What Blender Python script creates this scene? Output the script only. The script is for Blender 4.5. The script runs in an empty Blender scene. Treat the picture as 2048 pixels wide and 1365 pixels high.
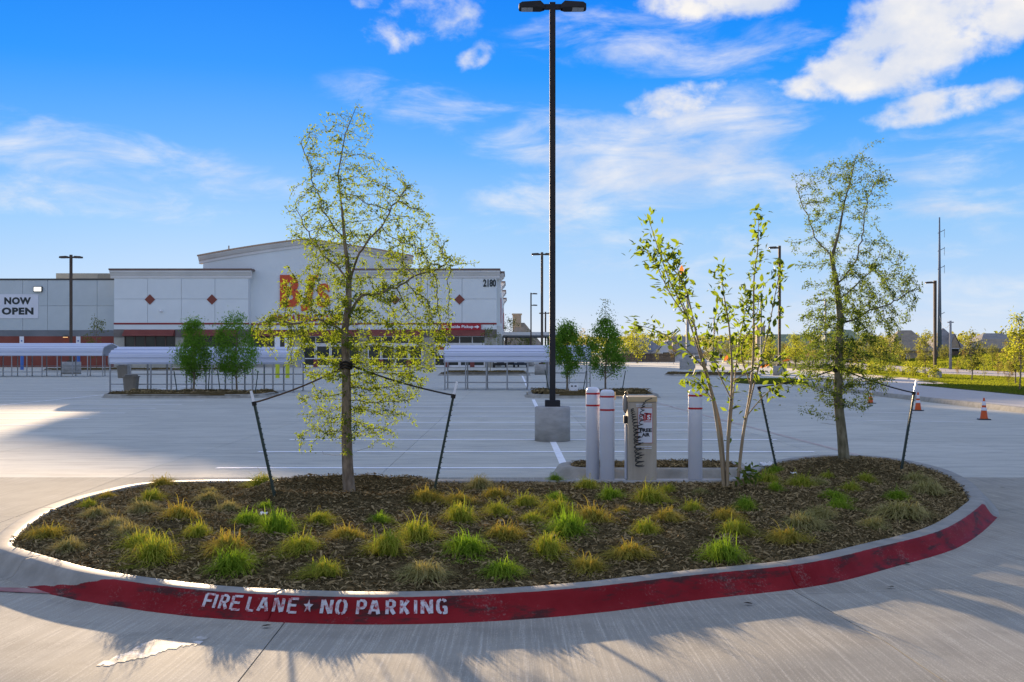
import bpy, math, random
import numpy as np
from mathutils import Vector, Matrix, kdtree

S = bpy.context.scene
COL = S.collection
R = math.radians
PI = math.pi

# ------------------------------------------------------------------ camera
CAMH = 1.72
F = 2200.0            # focal length in pixels of the 2048 px wide photograph
HZ = 708.0            # row of the horizon
cam = bpy.data.cameras.new("camera")
cam.sensor_width = 36.0
cam.lens = F / 2048 * 36
cam.shift_y = (HZ - 682.5) / 2048
cam.clip_start = 0.05
cam.clip_end = 6000
camo = bpy.data.objects.new("camera", cam)
COL.objects.link(camo)
camo.location = (0, 0, CAMH)
camo.rotation_euler = (R(90), 0, 0)
S.camera = camo

# ------------------------------------------------------------------ sun, sky, exposure
EXPO = 1.7
SUN_AZ = math.atan(0.25)          # left of the viewing axis
SUN_EL = R(6.65)
S.view_settings.view_transform = 'Standard'
S.view_settings.look = 'None'
S.view_settings.exposure = EXPO
S.view_settings.gamma = 1.0
S.view_settings.use_curve_mapping = False
try:
    S.cycles.use_denoising = True
    S.cycles.max_bounces = 8
    S.cycles.transparent_max_bounces = 8
    S.cycles.sample_clamp_indirect = 6
except Exception:
    pass

sunl = bpy.data.lights.new("sun", 'SUN')
sunl.energy = 5.0
sunl.angle = R(0.45)
sunl.color = (1.0, 0.74, 0.47)
suno = bpy.data.objects.new("sun", sunl)
COL.objects.link(suno)
sdir = Vector((-math.sin(SUN_AZ) * math.cos(SUN_EL), math.cos(SUN_AZ) * math.cos(SUN_EL), math.sin(SUN_EL)))
suno.rotation_euler = sdir.to_track_quat('Z', 'Y').to_euler()
suno.location = (-40, 160, 40)


def lin(r, g, b):
    def f(c):
        c /= 255.0
        return c / 12.92 if c <= 0.04045 else ((c + 0.055) / 1.055) ** 2.4
    return (f(r), f(g), f(b), 1.0)


class NT:
    """tiny helper around a node tree"""
    def __init__(self, tree):
        self.t = tree
        tree.nodes.clear()

    def n(self, typ, **kw):
        nd = self.t.nodes.new(typ)
        for k, v in kw.items():
            setattr(nd, k, v)
        return nd

    def put(self, sock, v):
        if v is None:
            return
        if isinstance(v, bpy.types.NodeSocket):
            self.t.links.new(v, sock)
        else:
            sock.default_value = v

    def m(self, op, a, b=None, c=None, clamp=False):
        nd = self.n('ShaderNodeMath', operation=op, use_clamp=clamp)
        self.put(nd.inputs[0], a)
        self.put(nd.inputs[1], b)
        self.put(nd.inputs[2], c)
        return nd.outputs[0]

    def mix(self, f, a, b, blend='MIX'):
        nd = self.n('ShaderNodeMix', data_type='RGBA', blend_type=blend)
        self.put(nd.inputs[0], f)
        self.put(nd.inputs[6], a)
        self.put(nd.inputs[7], b)
        return nd.outputs[2]

    def ramp(self, f, stops, interp='LINEAR'):
        nd = self.n('ShaderNodeValToRGB')
        cr = nd.color_ramp
        cr.interpolation = interp
        while len(cr.elements) > 1:
            cr.elements.remove(cr.elements[-1])
        cr.elements[0].position = stops[0][0]
        cr.elements[0].color = stops[0][1]
        for p, c in stops[1:]:
            e = cr.elements.new(p)
            e.color = c
        self.put(nd.inputs[0], f)
        return nd.outputs[0]

    def smooth(self, v, lo, hi):
        nd = self.n('ShaderNodeMapRange', interpolation_type='SMOOTHSTEP')
        self.put(nd.inputs[0], v)
        nd.inputs[1].default_value = lo
        nd.inputs[2].default_value = hi
        return nd.outputs[0]

    def noise(self, vec, scale, detail=4.0, rough=0.55, dist=0.0):
        nd = self.n('ShaderNodeTexNoise')
        if vec is not None:
            self.put(nd.inputs['Vector'], vec)
        nd.inputs['Scale'].default_value = scale
        nd.inputs['Detail'].default_value = detail
        nd.inputs['Roughness'].default_value = rough
        nd.inputs['Distortion'].default_value = dist
        return nd.outputs['Fac']

    def mapv(self, vec, scale=(1, 1, 1), rot=(0, 0, 0), loc=(0, 0, 0)):
        nd = self.n('ShaderNodeMapping')
        self.put(nd.inputs[0], vec)
        nd.inputs[1].default_value = loc
        nd.inputs[2].default_value = rot
        nd.inputs[3].default_value = scale
        return nd.outputs[0]


def build_world():
    w = bpy.data.worlds.new("World")
    S.world = w
    w.use_nodes = True
    t = NT(w.node_tree)
    out = t.n('ShaderNodeOutputWorld')
    bg = t.n('ShaderNodeBackground')
    bg.inputs['Strength'].default_value = 0.10
    t.t.links.new(bg.outputs[0], out.inputs[0])
    sky = t.n('ShaderNodeTexSky', sky_type='NISHITA')
    sky.sun_disc = False
    sky.sun_elevation = SUN_EL
    sky.sun_rotation = -SUN_AZ
    sky.air_density = 1.0
    sky.dust_density = 0.6
    sky.ozone_density = 2.0
    tc = t.n('ShaderNodeTexCoord')
    d = tc.outputs['Generated']
    sep = t.n('ShaderNodeSeparateXYZ')
    t.put(sep.inputs[0], d)
    x, y, z = sep.outputs
    az = t.m('ARCTAN2', x, y)
    el = t.m('ARCSINE', z)
    # clear-sky colours by elevation (the vivid polarised blue of the photograph)
    g = t.ramp(t.m('ADD', t.m('MULTIPLY', z, 0.5), 0.5), [
        (0.40, lin(120, 125, 125)), (0.495, lin(215, 226, 240)), (0.507, lin(216, 229, 246)),
        (0.525, lin(188, 218, 251)), (0.558, lin(150, 203, 253)), (0.591, lin(92, 176, 255)),
        (0.623, lin(28, 152, 255)), (0.653, lin(2, 136, 252)), (0.75, lin(25, 125, 235)), (1.0, lin(45, 128, 222))])
    # cloud banks: soft elongated patches in azimuth / elevation broken up by noise
    uv = t.n('ShaderNodeCombineXYZ')
    t.put(uv.inputs[0], az)
    t.put(uv.inputs[1], el)
    uvv = uv.outputs[0]
    fb = t.noise(t.mapv(uvv, (1.0, 1.5, 1)), 16.0, 7.0, 0.55, 0.3)
    wisp = t.noise(t.mapv(uvv, (1.0, 3.2, 1), (0, 0, R(-14))), 10.0, 7.0, 0.62, 0.45)
    P = [  # cx, cy, rx, ry, rot, strength, kind(0 puffy, 1 wispy)
        (1905, 70, 185, 108, 20, 1.0, 0), (1745, 148, 130, 62, 15, .9, 0), (1650, 190, 75, 34, 5, .75, 0), (2045, 25, 120, 80, 20, 1.0, 0),
        (1880, 246, 150, 30, 10, .72, 0), (1590, 238, 40, 28, 0, .5, 0), (1390, 210, 140, 38, 6, .68, 0),
        (1430, 8, 180, 40, 0, .8, 0), (850, 38, 110, 55, 15, .62, 0), (952, 116, 44, 24, 25, .57, 0), (735, 12, 40, 14, 0, .5, 0),
        (1350, 305, 240, 80, 18, .70, 1), (1150, 290, 200, 60, -6, .60, 1), (1270, 385, 330, 60, 4, .60, 1),
        (1480, 385, 260, 40, -3, .5, 1), (200, 345, 380, 60, -8, .42, 1), (120, 415, 330, 40, -3, .42, 1),
        (900, 215, 220, 50, -8, .42, 1), (1350, 90, 300, 60, -4, .44, 1), (1850, 340, 300, 60, 3, .40, 1),
        (1600, 480, 480, 90, 2, .34, 1), (1000, 420, 300, 60, 0, .3, 1), (1930, 430, 260, 30, 3, .45, 1), (1750, 600, 420, 60, 2, .42, 1)]
    best = [None, None]
    for cx, cy, rx, ry, rot, st, k in P:
        cu, cv = math.atan((cx - 1024) / F), math.atan((HZ - cy) / F)
        du = t.m('SUBTRACT', az, cu)
        dv = t.m('SUBTRACT', el, cv)
        c, s = math.cos(R(rot)), math.sin(R(rot))
        a = t.m('MULTIPLY', t.m('ADD', t.m('MULTIPLY', du, c), t.m('MULTIPLY', dv, s)), F / rx)
        b = t.m('MULTIPLY', t.m('SUBTRACT', t.m('MULTIPLY', dv, c), t.m('MULTIPLY', du, s)), F / ry)
        r2 = t.m('ADD', t.m('MULTIPLY', a, a), t.m('MULTIPLY', b, b))
        v = t.m('MULTIPLY', t.m('SUBTRACT', 1.25, t.m('MULTIPLY', r2, 0.62), clamp=True), st)
        best[k] = v if best[k] is None else t.m('MAXIMUM', best[k], v)
    fb2 = t.noise(t.mapv(uvv, (1.0, 1.2, 1)), 48.0, 6.0, 0.6, 0.2)
    puff = t.m('ADD', best[0], t.m('MULTIPLY', t.m('SUBTRACT', fb, 0.5), 1.6))
    puff = t.smooth(t.m('ADD', puff, t.m('MULTIPLY', t.m('SUBTRACT', fb2, 0.5), 0.7)), 0.34, 0.98)
    gate = t.smooth(best[1], 0.02, 0.3)
    wis = t.m('MULTIPLY', t.smooth(t.m('ADD', best[1], t.m('MULTIPLY', t.m('SUBTRACT', wisp, 0.5), 1.5)), 0.2, 1.0), t.m('MULTIPLY', gate, 0.9))
    # extra white cloud added outside the view to whiten and lift the shade
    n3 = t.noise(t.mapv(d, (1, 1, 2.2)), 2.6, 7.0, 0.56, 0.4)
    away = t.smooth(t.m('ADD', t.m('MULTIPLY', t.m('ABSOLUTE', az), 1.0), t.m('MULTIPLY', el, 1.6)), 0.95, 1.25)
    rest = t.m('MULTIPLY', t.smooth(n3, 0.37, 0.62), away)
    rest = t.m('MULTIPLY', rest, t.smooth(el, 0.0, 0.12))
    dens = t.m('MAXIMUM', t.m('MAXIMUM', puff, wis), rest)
    dens = t.m('MULTIPLY', dens, t.smooth(el, -0.01, 0.03), clamp=True)
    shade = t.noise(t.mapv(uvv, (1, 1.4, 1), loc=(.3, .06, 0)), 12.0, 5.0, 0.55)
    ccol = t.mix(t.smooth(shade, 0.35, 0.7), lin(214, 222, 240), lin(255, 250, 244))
    # added cloud behind the camera is brightened as fill for shaded fronts
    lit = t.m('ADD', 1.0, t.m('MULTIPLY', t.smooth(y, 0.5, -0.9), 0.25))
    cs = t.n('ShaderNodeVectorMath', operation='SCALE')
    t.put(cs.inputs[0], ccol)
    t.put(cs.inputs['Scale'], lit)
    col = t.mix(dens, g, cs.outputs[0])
    # custom sky brought to the photograph's brightness, with a share of the physical sky's glow
    k = 2 ** (-EXPO) / 0.10
    sc = t.n('ShaderNodeVectorMath', operation='SCALE')
    t.put(sc.inputs[0], col)
    sc.inputs['Scale'].default_value = k
    fin = t.mix(0.012, sc.outputs[0], sky.outputs[0])
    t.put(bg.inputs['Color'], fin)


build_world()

# ------------------------------------------------------------------ materials
MATS = {}


def mat(name, c1, c2=None, scale=8.0, rough=0.6, spec=0.3, bump=0.0, bscale=60.0, metal=0.0, stretch=(1, 1, 1),
        island=0.0, translucent=None, tfac=0.5, emit=None, detail=5.0, contrast=(0.3, 0.7), coord='Object'):
    if name in MATS:
        return MATS[name]
    m = bpy.data.materials.new(name)
    m.use_nodes = True
    t = NT(m.node_tree)
    out = t.n('ShaderNodeOutputMaterial')
    p = t.n('ShaderNodeBsdfPrincipled')
    p.inputs['Roughness'].default_value = rough
    p.inputs['Specular IOR Level'].default_value = spec
    p.inputs['Metallic'].default_value = metal
    c1 = tuple(c1[:3]) + (1,)
    tc = t.n('ShaderNodeTexCoord')
    v = tc.outputs[coord]
    if stretch != (1, 1, 1):
        v = t.mapv(v, stretch)
    col = c1
    if c2 is not None:
        c2 = tuple(c2[:3]) + (1,)
        if island:
            g = t.n('ShaderNodeNewGeometry')
            f = g.outputs['Random Per Island']
            nz = t.noise(v, scale, detail)
            f = t.m('ADD', t.m('MULTIPLY', f, island), t.m('MULTIPLY', nz, 1 - island))
            col = t.mix(f, c1, c2)
        else:
            nz = t.noise(v, scale, detail)
            col = t.mix(t.smooth(nz, *contrast), c1, c2)
    t.put(p.inputs['Base Color'], col)
    if bump:
        bn = t.n('ShaderNodeBump')
        bn.inputs['Strength'].default_value = bump
        bn.inputs['Distance'].default_value = 0.02
        t.put(bn.inputs['Height'], t.noise(v, bscale, 4.0))
        t.put(p.inputs['Normal'], bn.outputs[0])
    if emit:
        p.inputs['Emission Color'].default_value = tuple(emit[:3]) + (1,)
        p.inputs['Emission Strength'].default_value = emit[3]
    sh = p.outputs[0]
    if translucent is not None:
        tr = t.n('ShaderNodeBsdfTranslucent')
        tcol = tuple(translucent[:3]) + (1,)
        if c2 is not None and island:
            tc2 = t.mix(f, tuple(np.array(tcol) * (0.75, 0.85, 0.8, 1)), tuple(np.array(tcol) * (1.25, 1.1, 1.0, 1)))
            t.put(tr.inputs[0], tc2)
        else:
            tr.inputs[0].default_value = tcol
        mx = t.n('ShaderNodeMixShader')
        mx.inputs[0].default_value = tfac
        t.put(mx.inputs[1], sh)
        t.put(mx.inputs[2], tr.outputs[0])
        sh = mx.outputs[0]
    t.put(out.inputs[0], sh)
    MATS[name] = m
    return m


def concrete(name, c1, c2, stain, broom=(70, 1.2, 1), broomk=0.25, rough=0.62, streak=(1, 1, 1), dark=0.5, spec=0.35, grain=0.9):
    """broom-finished concrete: blotches, thin stains, hairline broom ridges"""
    m = bpy.data.materials.new(name)
    m.use_nodes = True
    t = NT(m.node_tree)
    out = t.n('ShaderNodeOutputMaterial')
    p = t.n('ShaderNodeBsdfPrincipled')
    tc = t.n('ShaderNodeTexCoord')
    v = tc.outputs['Object']
    big = t.noise(t.mapv(v, streak), 0.35, 6.0, 0.6, 0.6)
    mid = t.noise(t.mapv(v, streak), 2.3, 6.0, 0.65, 0.3)
    fine = t.noise(v, 120.0, 3.0, 0.6)
    spots = t.noise(v, 9.0, 8.0, 0.7)
    col = t.mix(t.smooth(big, 0.3, 0.7), tuple(c1) + (1,), tuple(c2) + (1,))
    col = t.mix(t.m('MULTIPLY', t.smooth(mid, 0.42, 0.72), dark), col, tuple(stain) + (1,))
    oi = t.n('ShaderNodeObjectInfo')
    col = t.mix(t.m('MULTIPLY', oi.outputs['Random'], 0.30), col, tuple(np.array(stain) * .9) + (1,))
    col = t.mix(t.m('MULTIPLY', t.smooth(spots, 0.62, 0.74), 0.35), col, (0.10, 0.095, 0.09, 1))
    br = t.noise(t.mapv(v, broom), 1.0, 3.0, 0.7)
    col = t.mix(t.m('MULTIPLY', t.m('ADD', t.m('SUBTRACT', br, 0.5), t.m('SUBTRACT', fine, 0.5)), grain), col,
                tuple(np.minimum(1, np.array(c2) * 1.9)) + (1,))
    t.put(p.inputs['Base Color'], col)
    t.put(p.inputs['Roughness'], t.m('ADD', rough - 0.12, t.m('MULTIPLY', big, 0.24)))
    p.inputs['Specular IOR Level'].default_value = spec
    bn = t.n('ShaderNodeBump')
    bn.inputs['Strength'].default_value = broomk
    bn.inputs['Distance'].default_value = 0.004
    t.put(bn.inputs['Height'], t.m('ADD', br, t.m('MULTIPLY', fine, 0.6)))
    t.put(p.inputs['Normal'], bn.outputs[0])
    t.put(out.inputs[0], p.outputs[0])
    MATS[name] = m
    return m


# ------------------------------------------------------------------ mesh helpers
class MB:
    """collects vertices and faces"""
    def __init__(self):
        self.v, self.f = [], []

    def add(self, vs, fs):
        b = len(self.v)
        self.v += [tuple(q) for q in vs]
        self.f += [tuple(i + b for i in f) for f in fs]
        return self

    def box(self, x0, x1, y0, y1, z0, z1, bev=0.0):
        if bev <= 0:
            vs = [(x, y, z) for z in (z0, z1) for y in (y0, y1) for x in (x0, x1)]
            return self.add(vs, [(0, 2, 3, 1), (4, 5, 7, 6), (0, 1, 5, 4), (2, 6, 7, 3), (0, 4, 6, 2), (1, 3, 7, 5)])
        # chamfered vertical edges and top edge
        b = bev
        def ring(i, z):
            return [(x0 + b, y0 + i, z), (x1 - b, y0 + i, z), (x1 - i, y0 + b, z), (x1 - i, y1 - b, z),
                    (x1 - b, y1 - i, z), (x0 + b, y1 - i, z), (x0 + i, y1 - b, z), (x0 + i, y0 + b, z)]
        vs = ring(0, z0) + ring(0, z1 - b) + ring(b * .7, z1)
        fs = [tuple(range(7, -1, -1)), tuple(range(16, 24))]
        for k in (0, 8):
            for i in range(8):
                j = (i + 1) % 8
                fs.append((k + i, k + j, k + 8 + j, k + 8 + i))
        return self.add(vs, fs)

    def bar(self, a, b, r0, r1=None, n=6, caps=True, square=False):
        """tapered bar from a to b"""
        if r1 is None:
            r1 = r0
        a, b = Vector(a), Vector(b)
        d = (b - a)
        if d.length < 1e-9:
            return self
        d.normalize()
        up = Vector((0, 1, 0)) if abs(d.y) < 0.9 else Vector((1, 0, 0))
        u = d.cross(up).normalized()
        w = u.cross(d)
        off = PI / 4 if square else 0
        vs = []
        for c, r in ((a, r0), (b, r1)):
            for i in range(n):
                an = off + 2 * PI * i / n
                vs.append(c + (u * math.cos(an) + w * math.sin(an)) * r)
        fs = [(i, (i + 1) % n, n + (i + 1) % n, n + i) for i in range(n)]
        if caps:
            fs += [tuple(range(n - 1, -1, -1)), tuple(range(n, 2 * n))]
        return self.add(vs, fs)

    def tube(self, pts, rad, n=6, caps=True):
        """smooth tube through points"""
        pts = [Vector(p) for p in pts]
        if not hasattr(rad, '__len__'):
            rad = [rad] * len(pts)
        vs, fs = [], []
        u = None
        for i, p in enumerate(pts):
            d = (pts[min(i + 1, len(pts) - 1)] - pts[max(i - 1, 0)])
            if d.length < 1e-9:
                d = Vector((0, 0, 1))
            d.normalize()
            if u is None:
                u = d.cross(Vector((0.31, 0.9, 0.2))).normalized()
            else:
                u = (u - d * u.dot(d))
                if u.length < 1e-6:
                    u = d.cross(Vector((0.9, 0.1, 0.3)))
                u.normalize()
            w = d.cross(u)
            for k in range(n):
                an = 2 * PI * k / n
                vs.append(p + (u * math.cos(an) + w * math.sin(an)) * rad[i])
        for i in range(len(pts) - 1):
            for k in range(n):
                j = (k + 1) % n
                fs.append((i * n + k, i * n + j, i * n + n + j, i * n + n + k))
        if caps:
            fs += [tuple(range(n - 1, -1, -1)), tuple(range(len(vs) - n, len(vs)))]
        return self.add(vs, fs)

    def lathe(self, prof, n=24, c=(0, 0)):
        vs, fs = [], []
        for r, z in prof:
            for k in range(n):
                an = 2 * PI * k / n
                vs.append((c[0] + r * math.cos(an), c[1] + r * math.sin(an), z))
        for i in range(len(prof) - 1):
            for k in range(n):
                j = (k + 1) % n
                fs.append((i * n + k, i * n + j, i * n + n + j, i * n + n + k))
        fs += [tuple(range(n - 1, -1, -1)), tuple(range(len(vs) - n, len(vs)))]
        return self.add(vs, fs)

    def prism_y(self, poly, y0, y1):
        """polygon of (x, z) extruded along y"""
        n = len(poly)
        vs = [(x, y0, z) for x, z in poly] + [(x, y1, z) for x, z in poly]
        fs = [tuple(range(n)), tuple(range(2 * n - 1, n - 1, -1))]
        fs += [(i, n + i, n + (i + 1) % n, (i + 1) % n) for i in range(n)]
        return self.add(vs, fs)

    def prism_x(self, poly, x0, x1):
        n = len(poly)
        vs = [(x0, y, z) for y, z in poly] + [(x1, y, z) for y, z in poly]
        fs = [tuple(range(n)), tuple(range(2 * n - 1, n - 1, -1))]
        fs += [(i, n + i, n + (i + 1) % n, (i + 1) % n) for i in range(n)]
        return self.add(vs, fs)

    def prism_z(self, poly, z0, z1):
        n = len(poly)
        vs = [(x, y, z0) for x, y in poly] + [(x, y, z1) for x, y in poly]
        fs = [tuple(range(n - 1, -1, -1)), tuple(range(n, 2 * n))]
        fs += [(i, (i + 1) % n, n + (i + 1) % n, n + i) for i in range(n)]
        return self.add(vs, fs)

    def mesh(self, name, m, smooth=False):
        me = bpy.data.meshes.new(name)
        me.from_pydata(self.v, [], self.f)
        me.update()
        if m is not None:
            me.materials.append(m)
        if smooth:
            me.polygons.foreach_set('use_smooth', [True] * len(me.polygons))
        return me

    def build(self, name, m, parent=None, smooth=False, loc=None):
        return link(name, self.mesh(name, m, smooth), parent, loc)


def link(name, me, parent=None, loc=None):
    o = bpy.data.objects.new(name, me)
    COL.objects.link(o)
    if parent is not None:
        o.parent = parent
    if loc is not None:
        o.location = loc
    return o


def np_mesh(name, V, FA, m, smooth=False):
    """V (n,3), FA (k, 3 or 4) numpy"""
    me = bpy.data.meshes.new(name)
    V = np.asarray(V, dtype=np.float32)
    FA = np.asarray(FA, dtype=np.int32)
    k, s = FA.shape
    me.vertices.add(len(V))
    me.vertices.foreach_set('co', V.ravel())
    me.loops.add(k * s)
    me.loops.foreach_set('vertex_index', FA.ravel())
    me.polygons.add(k)
    me.polygons.foreach_set('loop_start', np.arange(0, k * s, s, dtype=np.int32))
    me.update(calc_edges=True)
    me.materials.append(m)
    if smooth:
        me.polygons.foreach_set('use_smooth', np.ones(k, dtype=bool))
    return me


def thing(name, label, cat, loc=(0, 0, 0), rz=0, group=None):
    o = bpy.data.objects.new(name, None)
    COL.objects.link(o)
    o.location = loc
    o.rotation_euler = (0, 0, rz)
    o.empty_display_size = 0.2
    return tag(o, label, cat, group)


def tag(o, label=None, cat=None, group=None, kind=None):
    if label:
        o['label'] = label
    if cat:
        o['category'] = cat
    if group:
        o['group'] = group
    if kind:
        o['kind'] = kind
    return o


def dup(root, loc, rz=None, label=None, group=None, scale=None):
    r = root.copy()
    COL.objects.link(r)
    r.location = loc
    if rz is not None:
        r.rotation_euler = (0, 0, rz)
    if scale is not None:
        r.scale = (scale, scale, scale) if not hasattr(scale, '__len__') else scale
    if label:
        r['label'] = label
    if group:
        r['group'] = group
    for ch in list(root.children):
        c = ch.copy()
        COL.objects.link(c)
        c.parent = r
        for g in list(ch.children):
            q = g.copy()
            COL.objects.link(q)
            q.parent = c
    return r


def gp(px, py, z=0.0):
    """where a point of the photograph meets the level z: used once, to survey positions on the ground"""
    Y = (CAMH - z) * F / (py - HZ)
    return ((px - 1024) * Y / F, Y)


def pxx(px, Y):
    return (px - 1024) * Y / F


def pz(py, Y):
    return CAMH + (HZ - py) * Y / F


def catmull(P, n=8, closed=True):
    P = [np.array(p, float) for p in P]
    out = []
    N = len(P)
    rng = range(N) if closed else range(N - 1)
    for i in rng:
        if closed:
            a, b, c, d = P[(i - 1) % N], P[i], P[(i + 1) % N], P[(i + 2) % N]
        else:
            a, b, c, d = P[max(i - 1, 0)], P[i], P[i + 1], P[min(i + 2, N - 1)]
        for k in range(n):
            t = k / n
            out.append(0.5 * ((2 * b) + (-a + c) * t + (2 * a - 5 * b + 4 * c - d) * t * t + (-a + 3 * b - 3 * c + d) * t ** 3))
    if not closed:
        out.append(P[-1])
    return np.array(out)


def resample(P, step, closed=True):
    Q = np.vstack([P, P[:1]]) if closed else P
    L = np.r_[0, np.cumsum(np.linalg.norm(np.diff(Q, axis=0), axis=1))]
    n = max(4, int(round(L[-1] / step)))
    s = np.linspace(0, L[-1], n, endpoint=not closed)
    return np.c_[np.interp(s, L, Q[:, 0]), np.interp(s, L, Q[:, 1])], L[-1]


def inside(poly, X, Y):
    """vectorised point in polygon"""
    X = np.asarray(X, float)
    Y = np.asarray(Y, float)
    c = np.zeros(X.shape, bool)
    n = len(poly)
    for i in range(n):
        x0, y0 = poly[i]
        x1, y1 = poly[(i + 1) % n]
        if y0 == y1:
            continue
        k = ((y0 > Y) != (y1 > Y)) & (X < (x1 - x0) * (Y - y0) / (y1 - y0) + x0)
        c ^= k
    return c


def edgedist(poly, X, Y):
    P = np.asarray(poly)
    Q = np.c_[np.ravel(X), np.ravel(Y)]
    d = np.full(len(Q), 1e9)
    for i in range(len(P)):
        a, b = P[i], P[(i + 1) % len(P)]
        ab = b - a
        tt = np.clip(((Q - a) @ ab) / (ab @ ab + 1e-12), 0, 1)
        d = np.minimum(d, np.linalg.norm(Q - a - tt[:, None] * ab, axis=1))
    return d.reshape(np.shape(X))


def vnoise(X, Y, seed=0, sc=1.0):
    """cheap smooth value noise, numpy"""
    X = np.asarray(X) * sc + 1000
    Y = np.asarray(Y) * sc + 1000
    xi, yi = np.floor(X).astype(int), np.floor(Y).astype(int)
    fx, fy = X - xi, Y - yi
    fx = fx * fx * (3 - 2 * fx)
    fy = fy * fy * (3 - 2 * fy)
    def h(i, j):
        n = (i * 374761393 + j * 668265263 + seed * 1442695041) & 0x7fffffff
        n = ((n ^ (n >> 13)) * 1274126177) & 0x7fffffff
        return (n & 0xffff) / 65535.0
    return (h(xi, yi) * (1 - fx) + h(xi + 1, yi) * fx) * (1 - fy) + (h(xi, yi + 1) * (1 - fx) + h(xi + 1, yi + 1) * fx) * fy


def text_mesh(body, name, m, width=None, height=None, depth=0.02, bold=0.0, spacing=1.0):
    """lettering as a mesh: x to the right, z up, front face towards -y, fitted to a box centred on the origin"""
    cu = bpy.data.curves.new(name, 'FONT')
    cu.body = body
    cu.size = 1.0
    cu.align_x = 'CENTER'
    cu.extrude = 0.02
    cu.offset = bold
    cu.space_character = spacing
    cu.resolution_u = 4
    o = bpy.data.objects.new("tmp_text", cu)
    COL.objects.link(o)
    dg = bpy.context.evaluated_depsgraph_get()
    me = bpy.data.meshes.new_from_object(o.evaluated_get(dg))
    bpy.data.objects.remove(o)
    bpy.data.curves.remove(cu)
    n = len(me.vertices)
    co = np.empty(n * 3, np.float32)
    me.vertices.foreach_get('co', co)
    co = co.reshape(-1, 3)
    mn, mx = co.min(0), co.max(0)
    c = (mn + mx) / 2
    sx = width / (mx[0] - mn[0]) if width else None
    sy = height / (mx[1] - mn[1]) if height else sx
    sx = sx or sy
    q = np.c_[(co[:, 0] - c[0]) * sx, -(co[:, 2] - c[2]) / 0.04 * depth, (co[:, 1] - c[1]) * sy]
    me.vertices.foreach_set('co', q.astype(np.float32).ravel())
    me.name = name
    me.materials.clear()
    me.materials.append(m)
    me.update()
    return me

# ------------------------------------------------------------------ materials used by the setting
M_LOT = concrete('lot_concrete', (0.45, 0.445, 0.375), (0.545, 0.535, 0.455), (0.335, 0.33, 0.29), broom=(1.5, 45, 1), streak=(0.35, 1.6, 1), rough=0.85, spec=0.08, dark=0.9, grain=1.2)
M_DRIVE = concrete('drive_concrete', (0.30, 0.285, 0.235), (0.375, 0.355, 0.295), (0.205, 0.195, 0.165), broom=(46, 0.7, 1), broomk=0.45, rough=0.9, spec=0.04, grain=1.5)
M_KERBC = mat('kerb_concrete', (0.25, 0.24, 0.205), (0.34, 0.325, 0.28), 5.0, 0.9, 0.05, 0.25, 90, detail=8)
M_POST_CONC = mat('cast_concrete', (0.27, 0.265, 0.25), (0.37, 0.36, 0.34), 3.0, 0.8, 0.2, 0.2, 80, detail=8, stretch=(1, 1, 2.5))
M_WALK = concrete('walk_concrete', (0.40, 0.37, 0.34), (0.46, 0.43, 0.39), (0.34, 0.31, 0.28), rough=0.75)
M_ROAD = concrete('road_concrete', (0.36, 0.30, 0.26), (0.42, 0.35, 0.30), (0.30, 0.26, 0.23), rough=0.8)
M_JOINT = mat('joint_sealant', (0.05, 0.048, 0.045), rough=0.8)
M_EARTH = mat('earth', (0.05, 0.045, 0.022), (0.085, 0.08, 0.03), 0.05, 0.95, 0.05)
M_LAWN = mat('lawn_turf', (0.055, 0.075, 0.016), (0.10, 0.11, 0.025), 0.6, 0.95, 0.05, 0.6, 9)
M_MULCH = mat('mulch_soil', (0.04, 0.03, 0.014), (0.12, 0.09, 0.042), 26.0, 0.95, 0.0, 0.8, 45)
M_CHIP = mat('mulch_chip', (0.06, 0.044, 0.02), (0.39, 0.29, 0.145), 7.0, 0.95, 0.0, island=0.85)
M_WHITEPAINT = mat('white_line_paint', (0.68, 0.68, 0.66), (0.86, 0.86, 0.84), 7.0, 0.7, 0.25, detail=8, contrast=(0.25, 0.5))
M_PINKLINE = mat('faded_red_line_paint', (0.44, 0.35, 0.31), (0.50, 0.44, 0.39), 4.0, 0.85, 0.05)
M_REDLINE = mat('worn_red_line_paint', (0.25, 0.09, 0.09), (0.36, 0.22, 0.20), 5.0, 0.75, 0.2)


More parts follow.
